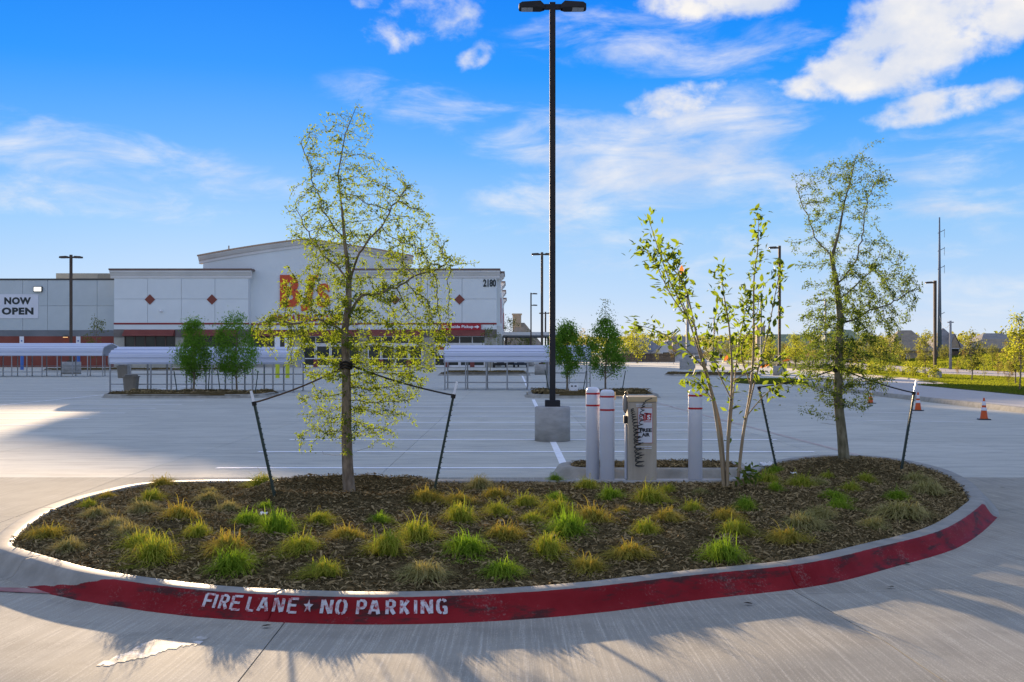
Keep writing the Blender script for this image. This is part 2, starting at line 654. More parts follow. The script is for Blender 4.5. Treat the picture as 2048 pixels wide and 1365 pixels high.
def paint_over(name, paint1, paint2, base, thr=(0.45, 0.55), scale=14.0, attr=None, scuff=0.0, rough=0.6, worn=0.0):
    """paint with a worn edge over concrete; the paint's extent comes from a vertex attribute"""
    m = bpy.data.materials.new(name)
    m.use_nodes = True
    t = NT(m.node_tree)
    out = t.n('ShaderNodeOutputMaterial')
    p = t.n('ShaderNodeBsdfPrincipled')
    v = t.n('ShaderNodeTexCoord').outputs['Object']
    nz = t.noise(v, scale, 7.0, 0.65)
    conc = t.mix(t.smooth(t.noise(v, 5.0, 7.0, 0.65), 0.3, 0.7), tuple(base[0]) + (1,), tuple(base[1]) + (1,))
    pc = t.mix(t.smooth(t.noise(v, 3.0, 5.0), 0.3, 0.7), tuple(paint1) + (1,), tuple(paint2) + (1,))
    if scuff:
        dk = t.noise(t.mapv(v, (1.1, 1.1, 5.0)), 2.2, 6.0, 0.7)
        pc = t.mix(t.m('MULTIPLY', t.smooth(dk, 0.50, 0.64), scuff), pc, (0.035, 0.022, 0.02, 1))
    chips = t.m('ADD', t.m('MULTIPLY', t.noise(v, 55.0, 5.0, 0.75), 0.6), t.m('MULTIPLY', t.noise(v, 4.0, 4.0, 0.6), 0.45))
    if attr:
        at = t.n('ShaderNodeAttribute', attribute_name=attr)
        a = at.outputs['Fac']
    else:
        a = 1.0
    f = t.smooth(t.m('ADD', a, t.m('MULTIPLY', t.m('SUBTRACT', nz, 0.5), 0.35)), *thr)
    if worn:
        f = t.m('MULTIPLY', f, t.m('SUBTRACT', 1.0, t.m('MULTIPLY', t.smooth(chips, 0.58, 0.70), worn)))
    t.put(p.inputs['Base Color'], t.mix(f, conc, pc))
    p.inputs['Roughness'].default_value = rough
    p.inputs['Specular IOR Level'].default_value = 0.06
    bn = t.n('ShaderNodeBump')
    bn.inputs['Strength'].default_value = 0.2
    bn.inputs['Distance'].default_value = 0.004
    t.put(bn.inputs['Height'], chips)
    t.put(p.inputs['Normal'], bn.outputs[0])
    t.put(out.inputs[0], p.outputs[0])
    return m


M_KERBRED = paint_over('red_kerb_paint', (0.18, 0.009, 0.012), (0.245, 0.017, 0.021), ((0.23, 0.22, 0.19), (0.31, 0.295, 0.255)),
                       attr='paint', scuff=0.85, worn=0.35)
M_STENCIL = paint_over('white_stencil_paint', (0.45, 0.44, 0.44), (0.58, 0.57, 0.575), ((0.34, 0.03, 0.035), (0.34, 0.03, 0.035)),
                       scale=30.0, thr=(0.93, 1.02), worn=0.9)

# ------------------------------------------------------------------ island outline (edge of the mulch, level of the kerb top)
OUT = [gp(px, py, .15) for px, py in
       [(20, 1085), (58, 1045), (120, 1012), (210, 985), (330, 965), (600, 962), (870, 962), (1150, 962), (1380, 963), (1487, 955),
        (1535, 930), (1610, 915), (1690, 911), (1770, 916), (1850, 932), (1905, 955), (1938, 989), (1929, 1009), (1854, 1054),
        (1724, 1088), (1580, 1119), (1348, 1143), (1150, 1165), (960, 1178), (760, 1183), (560, 1178), (420, 1169), (308, 1156),
        (190, 1138), (103, 1115), (45, 1098)]]
OUT = np.array(OUT)
OUTC = catmull(OUT, 8)
BED, BEDLEN = resample(OUTC, 0.03)


def outward(P):
    t = np.roll(P, -1, 0) - np.roll(P, 1, 0)
    t /= np.linalg.norm(t, axis=1)[:, None] + 1e-12
    n = np.c_[t[:, 1], -t[:, 0]]
    area = 0.5 * np.sum(P[:, 0] * np.roll(P[:, 1], -1) - np.roll(P[:, 0], -1) * P[:, 1])
    return n if area > 0 else -n


# front foot of the kerb, for the dished gutter in front of it
_n = outward(BED)
FOOT = BED + _n * 0.30
_fr = FOOT[_n[:, 1] < -0.2]
_fr = _fr[np.argsort(_fr[:, 0])]


def gz(x, y):
    """level of the concrete: flat, rising a few centimetres from the gutter towards the middle of the drive"""
    x = np.asarray(x, float)
    y = np.asarray(y, float)
    yk = np.interp(x, _fr[:, 0], _fr[:, 1])
    d = np.clip(yk - 0.05 - y, 0, 1.7)
    fade = np.clip((6.2 - np.abs(x - 0.3)) / 2.5, 0, 1)
    return 0.045 * d * fade * fade * (3 - 2 * fade)


# ------------------------------------------------------------------ ground sheets
def disc_sheet(name, r, z, m):
    n = 96
    vs = [(0, 0, z)]
    fs = []
    for k, rr in enumerate((200, 800, r)):
        for i in range(n):
            vs.append((rr * math.cos(2 * PI * i / n), rr * math.sin(2 * PI * i / n), z))
    for i in range(n):
        j = (i + 1) % n
        fs.append((0, 1 + i, 1 + j))
        for k in (0, 1):
            a = 1 + k * n
            fs.append((a + i, a + n + i, a + n + j, a + j))
    return tag(MB().add(vs, fs).build(name, m), kind='structure')


disc_sheet('ground', 3500, -0.06, M_EARTH)

# slabs near the camera, one concrete sheet beyond
SX0, SX1, SY0, SY1 = -16.2, 15.6, -3.4, 60.0
xj = [-1.87 + 3.55 * k for k in range(-4, 5)]
yj = [-3.4, 0.4, 4.15, 7.85, 11.6, 15.3] + [15.3 + 3.725 * k for k in range(1, 13)]
SX0, SX1 = xj[0], xj[-1]
SY1 = yj[-1]
lot = MB()
for (a, b, c, d) in ((-160, 120, SY1, 420), (-160, SX0, -60, SY1), (SX1, 120, -60, SY1), (SX0, SX1, -60, SY0)):
    lot.add([(a, c, 0), (b, c, 0), (b, d, 0), (a, d, 0)], [(0, 1, 2, 3)])
lot.add([(SX0 - .3, SY0 - .3, -.03), (SX1 + .3, SY0 - .3, -.03), (SX1 + .3, SY1 + .3, -.03), (SX0 - .3, SY1 + .3, -.03)], [(0, 1, 2, 3)])
parking_lot = tag(lot.build('parking_lot', M_LOT), kind='structure')
parking_lot.data.materials.append(M_JOINT)
parking_lot.data.polygons[4].material_index = 1


def skew(x, y):
    """the joints of the drive run a little askew to those of the parking rows"""
    edge = min(1.0, max(0.0, min(x - SX0, SX1 - x) / 3.5))
    return x + 0.05 * max(0.0, 15.3 - y) * edge


for j in range(len(yj) - 1):
    for i in range(len(xj) - 1):
        g = 0.004
        y0, y1 = yj[j] + (g if j else 0), yj[j + 1] - (g if j < len(yj) - 2 else 0)
        x0, x1 = xj[i] + (g if i else 0), xj[i + 1] - (g if i < len(xj) - 2 else 0)
        near = yj[j] < 12 and yj[j] > -1
        nx, ny = (16, 22) if near else (1, 1)
        m = MB()
        vs, fs = [], []
        xs = np.linspace(x0, x1, nx + 1)
        ys = np.linspace(y0, y1, ny + 1)
        for yy in ys:
            for xx in xs:
                sx = skew(xx, yy)
                vs.append((sx, yy, float(gz(sx, yy))))
        for b in range(ny):
            for a in range(nx):
                k = b * (nx + 1) + a
                fs.append((k, k + 1, k + nx + 2, k + nx + 1))
        # edges of the slab, going down into the joint
        per = [a for a in range(nx + 1)] + [(b + 1) * (nx + 1) - 1 for b in range(1, ny + 1)] + \
              [ny * (nx + 1) + a for a in range(nx - 1, -1, -1)] + [b * (nx + 1) for b in range(ny - 1, 0, -1)]
        base, npr = len(vs), len(per)
        for q in per:
            vs.append(vs[q])
        for q in per:
            vs.append((vs[q][0], vs[q][1], vs[q][2] - 0.03))
        for q in range(npr):
            w = (q + 1) % npr
            fs.append((base + w, base + q, base + npr + q, base + npr + w))
        m.add(vs, fs)
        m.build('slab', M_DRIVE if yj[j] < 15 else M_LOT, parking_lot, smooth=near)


def strip(name, a, b, w, m, parent, z=0.005, n=1):
    a, b = np.array(a, float), np.array(b, float)
    d = (b - a) / np.linalg.norm(b - a)
    nn = np.array([-d[1], d[0]]) * w / 2
    vs, fs = [], []
    for i in range(n + 1):
        c = a + (b - a) * i / n
        for sgn in (1, -1):
            q = c + nn * sgn
            vs.append((q[0], q[1], float(gz(*q)) + z))
    for i in range(n):
        fs.append((2 * i, 2 * i + 1, 2 * i + 3, 2 * i + 2))
    return MB().add(vs, fs).build(name, m, parent)


# parking rows
row_y = [16.55 + 2.73 * k for k in range(9)]
for y in row_y:
    strip('stall_line', (-4.45, y), (0.74, y), 0.17, M_WHITEPAINT, parking_lot)
    if y > 17:
        strip('stall_line', (0.86, y), (5.3, y), 0.17, M_WHITEPAINT, parking_lot)
strip('row_line', (0.80, 16.5), (0.80, 41.4), 0.12, M_WHITEPAINT, parking_lot)
strip('row_line', (5.9, 17.8), (4.95, 41.0), 0.11, M_PINKLINE, parking_lot)
strip('row_line', (0.80, 52.5), (0.80, 86), 0.12, M_WHITEPAINT, parking_lot)
for k in range(10):
    strip('stall_line', (-4.45, 54.5 + 3 * k), (0.74, 54.5 + 3 * k), 0.10, M_WHITEPAINT, parking_lot)
    strip('stall_line', (0.86, 54.5 + 3 * k), (5.4, 54.5 + 3 * k), 0.10, M_WHITEPAINT, parking_lot)
for k in range(14):
    y = 26.4 + 2.73 * k
    strip('stall_line', (-17.0, y), (-11.2, y), 0.17, M_WHITEPAINT, parking_lot)
    strip('stall_line', (-22.4, y), (-17.15, y), 0.17, M_WHITEPAINT, parking_lot)
strip('row_line', (-17.08, 26.4), (-17.08, 62.0), 0.12, M_WHITEPAINT, parking_lot)
for k in range(4):
    strip('stall_line', (8.9, 28.4 + 4.3 * k), (11.6, 27.6 + 4.3 * k), 0.10, M_WHITEPAINT, parking_lot)
strip('fire_lane_stripe', (-3.30, 7.95), (-16.0, 8.55), 0.16, M_REDLINE, parking_lot, n=30)

# worn white arrow painted on the drive: ragged flakes of paint
arrow = [gp(px, py, .04) for px, py in [(398, 1268), (412, 1271), (398, 1285), (372, 1292), (350, 1296), (334, 1301), (318, 1308), (296, 1318),
         (262, 1328), (222, 1338), (190, 1341), (205, 1330), (238, 1316), (262, 1300), (282, 1289), (306, 1278), (340, 1271), (330, 1279),
         (352, 1282), (372, 1277), (385, 1271)]]
rg = random.Random(5)
av = []
for i in range(len(arrow)):
    a, b = np.array(arrow[i]), np.array(arrow[(i + 1) % len(arrow)])
    for k in range(5):
        q = a + (b - a) * k / 5
        av.append((q[0] + rg.uniform(-.012, .012), q[1] + rg.uniform(-.03, .03)))
M_ARROW = paint_over('worn_arrow_paint', (0.54, 0.52, 0.48), (0.64, 0.615, 0.57), ((0.30, 0.285, 0.235), (0.375, 0.355, 0.295)), thr=(0.985, 1.045), scale=13.0, worn=0.75, rough=0.75)
AV = np.array(av)
gx_, gy_ = np.meshgrid(np.arange(AV[:, 0].min(), AV[:, 0].max(), .012), np.arange(AV[:, 1].min(), AV[:, 1].max(), .03))
ok = inside(AV, gx_, gy_)
am = MB()
for x, y in zip(gx_[ok], gy_[ok]):
    q = [(x, y), (x + .0121, y), (x + .0121, y + .0301), (x, y + .0301)]
    am.add([(u, v, float(gz(u, v)) + 0.0025) for u, v in q], [(0, 1, 2, 3)])
am.build('painted_arrow', M_ARROW, parking_lot)

# ------------------------------------------------------------------ kerbs
PROF = [(-0.03, 0.03), (-0.02, 0.135), (0.0, 0.148), (0.02, 0.151), (0.12, 0.150), (0.150, 0.143), (0.170, 0.125), (0.195, 0.085),
        (0.222, 0.045), (0.250, 0.018), (0.285, 0.006), (0.30, -0.02)]


def kerb_rings(P, prof):
    n = outward(P)
    return np.array([[(*(P[i] + n[i] * d), z) for d, z in prof] for i in range(len(P))])


def kerb_piece(rings, name, m, parent, paint=None, close=False):
    a, b = rings.shape[:2]
    V = rings.reshape(-1, 3)
    fs = []
    rows = a if close else a - 1
    for i in range(rows):
        i2 = (i + 1) % a
        for k in range(b - 1):
            fs.append((i * b + k, i * b + k + 1, i2 * b + k + 1, i2 * b + k))
    me = np_mesh(name, V, fs, m, True)
    o = link(name, me, parent)
    bmx = MB()
    if not close:
        vs = [tuple(q) for q in rings[0]] + [tuple(q) for q in rings[-1]]
        me2 = None
    if paint is not None:
        at = me.attributes.new('paint', 'FLOAT', 'POINT')
        at.data.foreach_set('value', np.asarray(paint, np.float32).ravel())
    return o


def orient(P, want_up=True):
    """counter-clockwise"""
    area = 0.5 * np.sum(P[:, 0] * np.roll(P[:, 1], -1) - np.roll(P[:, 0], -1) * P[:, 1])
    return P if area > 0 else P[::-1]


BED = orient(BED)
_n = outward(BED)


def nearest(x, y, front=True):
    d = np.hypot(BED[:, 0] + _n[:, 0] * .2 - x, BED[:, 1] + _n[:, 1] * .2 - y)
    return int(np.argmin(d))


NB = len(BED)
rings = kerb_rings(BED, PROF)
sL, sR = nearest(-2.92, 7.62), nearest(5.02, 11.6)
paint = np.zeros((NB, len(PROF)))
for k, (d, z) in enumerate(PROF):
    if d < 0.13:
        continue
    lead = ((0.151 - z) / 0.15) ** 1.6 * 26        # the paint starts further left near the gutter
    n = (sR - sL) % NB
    for q in range(-60, n + 40):
        v = min(q + lead, (n - q) * 1.5) / 7.0 + 0.5
        paint[(sL + q) % NB, k] = min(1.0, max(0.0, v))
paint[:, 5] *= 0.55
kerb = tag(thing('island_kerb', None, None), kind='structure')
cuts = [nearest(*gp(560, 1205, .07)), nearest(*gp(1573, 1150, .07)), nearest(5.9, 14.0), nearest(4.8, 16.7), nearest(1.4, 13.8),
        nearest(-2.2, 13.8), nearest(-4.8, 11.2), nearest(-3.9, 8.3)]
cuts = sorted(cuts)
for a, b in zip(cuts, cuts[1:] + [cuts[0] + NB]):
    idx = [(q) % NB for q in range(a, b + 1)]
    rr = rings[idx].copy()
    # a tooled joint at each end of the piece
    for e, q in ((0, 1), (-1, -2)):
        dirv = rr[q] - rr[e]
        rr[e] = rr[e] + dirv * 0.12
    cap0, cap1 = rr[:1].copy(), rr[-1:].copy()
    for cp, nb in ((cap0, rr[1]), (cap1, rr[-2])):
        cp[0, :, 2] -= 0.02
        cp[0, :, :2] -= (nb[:, :2] - cp[0, :, :2]) * 0.1
    rr = np.concatenate([cap0, rr, cap1])
    pp = paint[[idx[0]] + idx + [idx[-1]]]
    kerb_piece(rr, 'kerb_segment', M_KERBRED, kerb, pp)

# stencilled lettering on the red kerb: FIRE LANE * NO PARKING
GLY = {
    'F': [[(0, 0), (0, 1)], [(0.12, 1), (1, 1)], [(0.12, .52), (.8, .52)]],
    'I': [[(.5, 0), (.5, 1)]],
    'R': [[(0, 0), (0, 1)], [(.2, 1), (.62, 1), (.9, .86), (.9, .62), (.62, .48), (.2, .48)], [(.5, .40), (.95, 0)]],
    'E': [[(0, 0), (0, 1)], [(.2, 1), (1, 1)], [(.2, .52), (.85, .52)], [(.2, 0), (1, 0)]],
    'L': [[(0, 0), (0, 1)], [(.2, 0), (1, 0)]],
    'A': [[(0, 0), (.42, 1)], [(.58, 1), (1, 0)], [(.3, .3), (.7, .3)]],
    'N': [[(0, 0), (0, 1)], [(.1, 1), (.9, 0)], [(1, 0), (1, 1)]],
    'O': [[(.4, 1), (.15, .92), (0, .72), (0, .28), (.15, .08), (.4, 0)], [(.6, 0), (.85, .08), (1, .28), (1, .72), (.85, .92), (.6, 1)]],
    'P': [[(0, 0), (0, 1)], [(.2, 1), (.65, 1), (.95, .84), (.95, .6), (.65, .44), (.2, .44)]],
    'K': [[(0, 0), (0, 1)], [(.22, .48), (.95, 1)], [(.3, .55), (1, 0)]],
    'G': [[(.45, 1), (.15, .92), (0, .72), (0, .28), (.15, .08), (.45, 0)], [(.6, 1), (.9, .95), (1, .82)], [(.6, 0), (1, 0), (1, .45), (.6, .45)]],
}
LET = [('F', 75, 165), ('I', 163, 196), ('R', 215, 300), ('E', 312, 400), ('L', 446, 510), ('A', 535, 628), ('N', 658, 752), ('E', 778, 860),
       ('*', 905, 985), ('N', 1042, 1138), ('O', 1158, 1248), ('P', 1316, 1396), ('A', 1402, 1495), ('R', 1530, 1612), ('K', 1636, 1712),
       ('I', 1742, 1766), ('N', 1790, 1882), ('G', 1906, 1990)]
KP = np.array([(d, z) for d, z in PROF if d >= 0.15])
KL = np.r_[0, np.cumsum(np.linalg.norm(np.diff(KP, axis=0), axis=1))]
iA, iB = nearest(*gp(393, 1212, .06)), nearest(*gp(889, 1212, .06))


def on_kerb(u, v, lift=0.004):
    """u 0..1 along the lettering, v 0..1 up the kerb face"""
    i = iA + u * (iB - iA)
    i0 = int(math.floor(i))
    fr = i - i0
    P = BED[i0 % NB] * (1 - fr) + BED[(i0 + 1) % NB] * fr
    n = _n[i0 % NB]
    L = 0.012 + (1 - v) * 0.125
    d = float(np.interp(L, KL, KP[:, 0]))
    z = float(np.interp(L, KL, KP[:, 1]))
    return (P[0] + n[0] * (d + lift), P[1] + n[1] * (d + lift), z + lift * .8)


for ch, a, b in LET:
    u0, u1 = (a - 60) / 1930, (b - 60) / 1930
    mb = MB()
    if ch == '*':
        pts = []
        for k in range(10):
            r = 1.0 if k % 2 == 0 else 0.42
            an = PI / 2 + k * PI / 5
            pts.append((0.5 + 0.5 * r * math.cos(an), 0.5 + 0.38 * r * math.sin(an)))
        vs = [on_kerb(u0 + (u1 - u0) * .5, .5)] + [on_kerb(u0 + (u1 - u0) * p, q) for p, q in pts]
        mb.add(vs, [(0, 1 + k, 1 + (k + 1) % 10) for k in range(10)])
        mb.build('star', M_STENCIL, kerb)
        continue
    wide = (u1 - u0)
    sw = 0.0066                       # half a stroke in units of u
    for st in GLY[ch]:
        pts = []
        for p, q in zip(st[:-1], st[1:]):
            for k in range(5):
                pts.append((p[0] + (q[0] - p[0]) * k / 5, p[1] + (q[1] - p[1]) * k / 5))
        pts.append(st[-1])
        asp = 12.6                   # u counts for 12.6 times as much length as v
        L = []
        flat = all(abs(p[1] - st[0][1]) < 1e-6 for p in st)
        for i in range(len(pts)):
            p, q = pts[max(i - 1, 0)], pts[min(i + 1, len(pts) - 1)]
            dx, dy = (q[0] - p[0]) * wide * asp, (q[1] - p[1])
            l = math.hypot(dx, dy)
            nx, ny = -dy / l, dx / l
            inset = wide * pts[i][0] if flat else sw + (wide - 2 * sw) * pts[i][0]
            vv = 0.15 + 0.73 * pts[i][1]
            hw = sw * asp * (0.8 if abs(ny) > .7 else 1.0)
            L.append((u0 + inset + nx * hw / asp, vv + ny * hw, u0 + inset - nx * hw / asp, vv - ny * hw))
        vs, fs = [], []
        for q in L:
            vs += [on_kerb(q[0], q[1]), on_kerb(q[2], q[3])]
        for i in range(len(L) - 1):
            fs.append((2 * i, 2 * i + 1, 2 * i + 3, 2 * i + 2))
        mb.add(vs, fs)
    mb.build('letter', M_STENCIL, kerb)


def simple_kerb(outline, name='planter_kerb', step=0.1, smooth=6):
    P, L = resample(catmull(outline, smooth) if smooth else np.array(outline, float), step)
    P = orient(P)
    return kerb_piece(kerb_rings(P, PROF), name, M_KERBC, None, close=True), P


# ------------------------------------------------------------------ mulch bed with its mounds
T1 = np.array(gp(699, 990, .2))            # tree with open crown
T2 = np.array(gp(1689, 925, .33))
T3 = np.array(gp(1455, 990, .22))          # crepe myrtle


def bedz(x, y):
    x = np.asarray(x, float)
    y = np.asarray(y, float)
    e = np.clip(edgedist(BED[::4], x, y) / 1.3, 0, 1)
    z = 0.128 + 0.085 * e * e * (3 - 2 * e)
    r = np.hypot(x - T1[0], y - T1[1])
    z = z + (0.115 * np.exp(-((r - .82) / .22) ** 2) - 0.05 * np.exp(-(r / .45) ** 2)) * np.clip(e * 2, 0.25, 1)
    r = np.hypot((x - T2[0]), (y - T2[1]) * 1.2)
    z = z + 0.17 * np.exp(-(r / .72) ** 4)
    r = np.hypot((x - T3[0]) * .8, y - T3[1])
    z = z + 0.075 * np.exp(-(r / .6) ** 2)
    z = z + 0.05 * (vnoise(x, y, 3, 1.6) - .5) * e + 0.035 * (vnoise(x, y, 4, 5.0) - .5) * np.clip(e * 3, .2, 1)
    return z


def bed_mesh(poly, step, zf, name, m, kind='structure', margin=0.012):
    P = np.asarray(poly)
    x0, y0 = P.min(0)
    x1, y1 = P.max(0)
    xs, ys = np.arange(x0 - step, x1 + 2 * step, step), np.arange(y0 - step, y1 + 2 * step, step)
    X, Y = np.meshgrid(xs, ys)
    ins = inside(P, X, Y)
    near = edgedist(P[::3], X, Y) < step * 1.3
    keep = ins | near
    Z = zf(X, Y)
    Z = np.where(ins, Z, 0.115)
    idx = -np.ones(X.shape, int)
    idx[keep] = np.arange(keep.sum())
    a, b, c, d = idx[:-1, :-1], idx[:-1, 1:], idx[1:, 1:], idx[1:, :-1]
    ok = (a >= 0) & (b >= 0) & (c >= 0) & (d >= 0)
    FA = np.stack([a[ok], b[ok], c[ok], d[ok]], 1)
    V = np.stack([X[keep], Y[keep], Z[keep]], 1)
    o = link(name, np_mesh(name, V, FA, m, True))
    return tag(o, kind=kind)


bed_mesh(BED, 0.05, bedz, 'mulch_bed', M_MULCH)


def chips(poly, n, zf, name, seed, lo=.02, hi=.075, parent=None):
    """shredded bark: small bent slivers lying every way"""
    r = np.random.RandomState(seed)
    P = np.asarray(poly)
    x0, y0 = P.min(0)
    x1, y1 = P.max(0)
    X, Y = r.uniform(x0, x1, n * 3), r.uniform(y0, y1, n * 3)
    k = inside(P[::2], X, Y)
    X, Y = X[k][:n], Y[k][:n]
    n = len(X)
    Z = zf(X, Y) + r.uniform(0.0, 0.022, n)
    L = lo + (hi - lo) * r.rand(n) ** 2.2
    W = L * r.uniform(.16, .34, n)
    an = r.uniform(0, 2 * PI, n)
    ti = r.normal(0, .38, n)
    ro = r.normal(0, .7, n)
    d = np.stack([np.cos(an) * np.cos(ti), np.sin(an) * np.cos(ti), np.sin(ti)], 1)
    s = np.stack([-np.sin(an) * np.cos(ro), np.cos(an) * np.cos(ro), np.sin(ro)], 1)
    up = np.cross(d, s)
    C = np.stack([X, Y, Z], 1)
    h = (L * r.uniform(.04, .16, n))[:, None]
    A = C - d * L[:, None] / 2
    B = C + d * L[:, None] / 2
    q = [A - s * W[:, None] / 3, A + s * W[:, None] / 3, C - s * W[:, None] / 2 + up * h, C + s * W[:, None] / 2 + up * h, B - s * W[:, None] / 4, B + s * W[:, None] / 4]
    V = np.stack(q, 1).reshape(-1, 3)
    b = np.arange(n)[:, None] * 6
    FA = np.concatenate([b + np.array([0, 2, 3, 1]), b + np.array([2, 4, 5, 3])])
    o = link(name, np_mesh(name, V, FA, M_CHIP), parent)
    return tag(o, kind='stuff')


chips(BED, 85000, bedz, 'mulch_chips', 1, .018, .062)

# strip planter behind the air pump
rp = [(0.95, 15.25), (1.6, 15.2), (3.05, 15.2), (3.12, 15.6), (3.05, 16.05), (1.6, 16.05), (0.95, 15.95), (0.82, 15.6)]
k_o, rpP = simple_kerb(rp, 'planter_kerb', 0.08, 6)
tag(k_o, kind='structure')
bed_mesh(rpP, 0.06, lambda x, y: 0.135 + 0.04 * vnoise(x, y, 9, 4.0), 'mulch_strip', M_MULCH)
chips(rpP, 3000, lambda x, y: 0.135 + 0.04 * vnoise(x, y, 9, 4.0), 'mulch_strip_chips', 2)
pad = MB().box(0.86, 3.35, 13.98, 14.90, -0.01, 0.03, 0.012).build('equipment_pad', M_WALK)
tag(pad, kind='structure')


# far islands of the parking rows
def planter(x0, x1, y0, y1, seed, nch, name='planter_kerb', h=.16):
    r = min(0.9, (x1 - x0) * .3, (y1 - y0) * .3)
    pts = []
    for cx, cy, a0 in ((x1 - r, y1 - r, 0), (x0 + r, y1 - r, 90), (x0 + r, y0 + r, 180), (x1 - r, y0 + r, 270)):
        for k in range(7):
            an = R(a0 + 15 * k)
            pts.append((cx + r * math.cos(an), cy + r * math.sin(an)))
    o, P = simple_kerb(pts, name, 0.2, 0)
    tag(o, kind='structure')
    zf = lambda x, y: 0.13 + 0.12 * vnoise(x, y, seed, .9) + .05 * vnoise(x, y, seed, 3.0)
    bed_mesh(P, 0.2, zf, 'mulch_bed', M_MULCH)
    chips(P, nch, zf, 'mulch_chips', seed, .05, .16)
    return zf


zfL = planter(-15.9, -9.9, 42.6, 46.6, 21, 2200)
zfR = planter(0.8, 5.6, 42.6, 46.6, 22, 2200)
planter(-5.6, 1.2, 86, 99, 23, 1500)
planter(-47, -30, 110, 117, 24, 1500)
planter(12.6, 19.0, 84, 90, 25, 1500)

# ------------------------------------------------------------------ right-hand side: walk, lawns, road, bank
walk = [(15.0, -40), (15.0, 32.0), (15.05, 47.5), (15.9, 58), (17.6, 66), (20.5, 71), (25.2, 71), (22.6, 58.3), (20.6, 56.5), (19.6, 42.5), (18.6, 30), (18.3, -40)]
MB().prism_z(walk, -0.05, 0.13).build('sidewalk', M_WALK)
tag(bpy.data.objects['sidewalk'], kind='structure')


def kerb_line(pts, name, w=.18, h=.16):
    P, L = resample(catmull(pts, 8, False), .5, False)
    t = np.gradient(P, axis=0)
    t /= np.linalg.norm(t, axis=1)[:, None]
    n = np.c_[-t[:, 1], t[:, 0]]
    pr = [(-w / 2 - .05, 0.0), (-w / 2, h * .9), (-w / 2 + .03, h), (w / 2 - .03, h), (w / 2, h * .9), (w / 2 + .05, 0.0)]
    rg_ = np.array([[(*(P[i] + n[i] * d), z) for d, z in pr] for i in range(len(P))])
    return tag(kerb_piece(rg_, name, M_KERBC, None), kind='structure')


kerb_line([(14.95, -40), (14.95, 0), (14.95, 32.0), (15.0, 47.5), (15.85, 58), (17.5, 66), (20.4, 71.2)], 'kerb')
lawn1 = [(18.55, -40), (18.8, 30), (19.8, 42.5), (20.8, 56.4), (22.8, 57.6), (25.4, 70), (26.9, 84), (29, 110), (33, 150), (40, 210), (52, 210), (40.5, 150), (35.0, 110),
         (33.4, 92), (34.0, 60), (36, 30), (36, -40)]
tag(MB().prism_z(lawn1, -0.04, 0.145).build('lawn', M_LAWN), kind='structure')
kerb_line([(20.7, 56.6), (22.0, 57.0), (23.0, 58.5), (25.4, 70), (26.9, 84), (29, 110), (33, 150), (40, 210)], 'kerb')
lawn2 = [(13.6, 62.0), (16.6, 62.6), (17.4, 66), (17.0, 69.5), (13.8, 69.0), (13.1, 65.5)]
tag(MB().prism_z(lawn2, -0.04, 0.15).build('lawn', M_LAWN), kind='structure')
road_e = [(36.4, -40), (36.4, 30), (34.4, 60), (33.8, 92), (35.4, 110), (41, 150), (52.5, 210), (70, 300)]
road = MB()
vs, fs = [], []
for x, y in road_e:
    vs += [(x, y, 0.02), (x + 12.0, y, 0.02)]
for i in range(len(road_e) - 1):
    fs.append((2 * i, 2 * i + 1, 2 * i + 3, 2 * i + 2))
tag(road.add(vs, fs).build('road', M_ROAD), kind='structure')

# grass bank beyond the road
vs, fs = [], []
xs = np.linspace(0, 160, 41)
ys = np.linspace(-20, 330, 71)
re = np.array(road_e)


def bank_z(x, y):
    x0 = np.interp(y, re[:, 1], re[:, 0]) + 12.0
    d = np.clip((x - x0) / 26.0, 0, 1)
    return 0.05 + 1.75 * d * d * (3 - 2 * d) + 0.18 * (vnoise(x, y, 6, .15) - .5) * np.clip(d * 4, 0, 1)


for y in ys:
    x0 = float(np.interp(y, re[:, 1], re[:, 0])) + 12.0
    for q in xs:
        x = x0 + q
        vs.append((x, y, float(bank_z(x, y))))
for j in range(len(ys) - 1):
    for i in range(len(xs) - 1):
        k = j * len(xs) + i
        fs.append((k, k + 1, k + len(xs) + 1, k + len(xs)))
tag(MB().add(vs, fs).build('grass_bank', M_LAWN, smooth=True), kind='structure')


def blades(name, poly, n, zf, seed, h0, h1, w, m):
    r = np.random.RandomState(seed)
    P = np.asarray(poly, float)
    x0, y0 = P.min(0)
    x1, y1 = P.max(0)
    X, Y = r.uniform(x0, x1, n * 4), r.uniform(y0, y1, n * 4)
    k = inside(P, X, Y)
    X, Y = X[k][:n], Y[k][:n]
    n = len(X)
    Z = zf(X, Y)
    an = r.uniform(0, 2 * PI, n)
    h = r.uniform(h0, h1, n)
    lx, ly = r.normal(0, .4, n) * h, r.normal(0, .4, n) * h
    c, s = np.cos(an) * w / 2, np.sin(an) * w / 2
    V = np.stack([np.stack([X - c, Y - s, Z], 1), np.stack([X + c, Y + s, Z], 1), np.stack([X + lx, Y + ly, Z + h], 1)], 1).reshape(-1, 3)
    FA = np.arange(3 * n).reshape(-1, 3)
    return tag(link(name, np_mesh(name, V, FA, m)), kind='stuff')


M_BLADE = mat('lawn_blade', (0.07, 0.10, 0.015), (0.14, 0.15, 0.03), 0.5, 0.8, 0.0, island=0.6, translucent=(0.21, 0.25, 0.02), tfac=0.55)
blades('lawn_grass', [p for p in lawn1 if -1 < p[1] < 120] + [(18.6, 24), (36, 24)][0:0], 90000, lambda x, y: 0.14 + 0 * x, 3, .03, .09, .05, M_BLADE)
blades('lawn_grass', lawn2, 6000, lambda x, y: 0.145 + 0 * x, 4, .03, .09, .05, M_BLADE)
bp = [(47, 70), (75, 70), (110, 150), (110, 300), (85, 300), (64.5, 210), (53, 150), (47.4, 110), (46, 92)]
blades('bank_grass', bp, 90000, bank_z, 5, .10, .32, .16, M_BLADE)

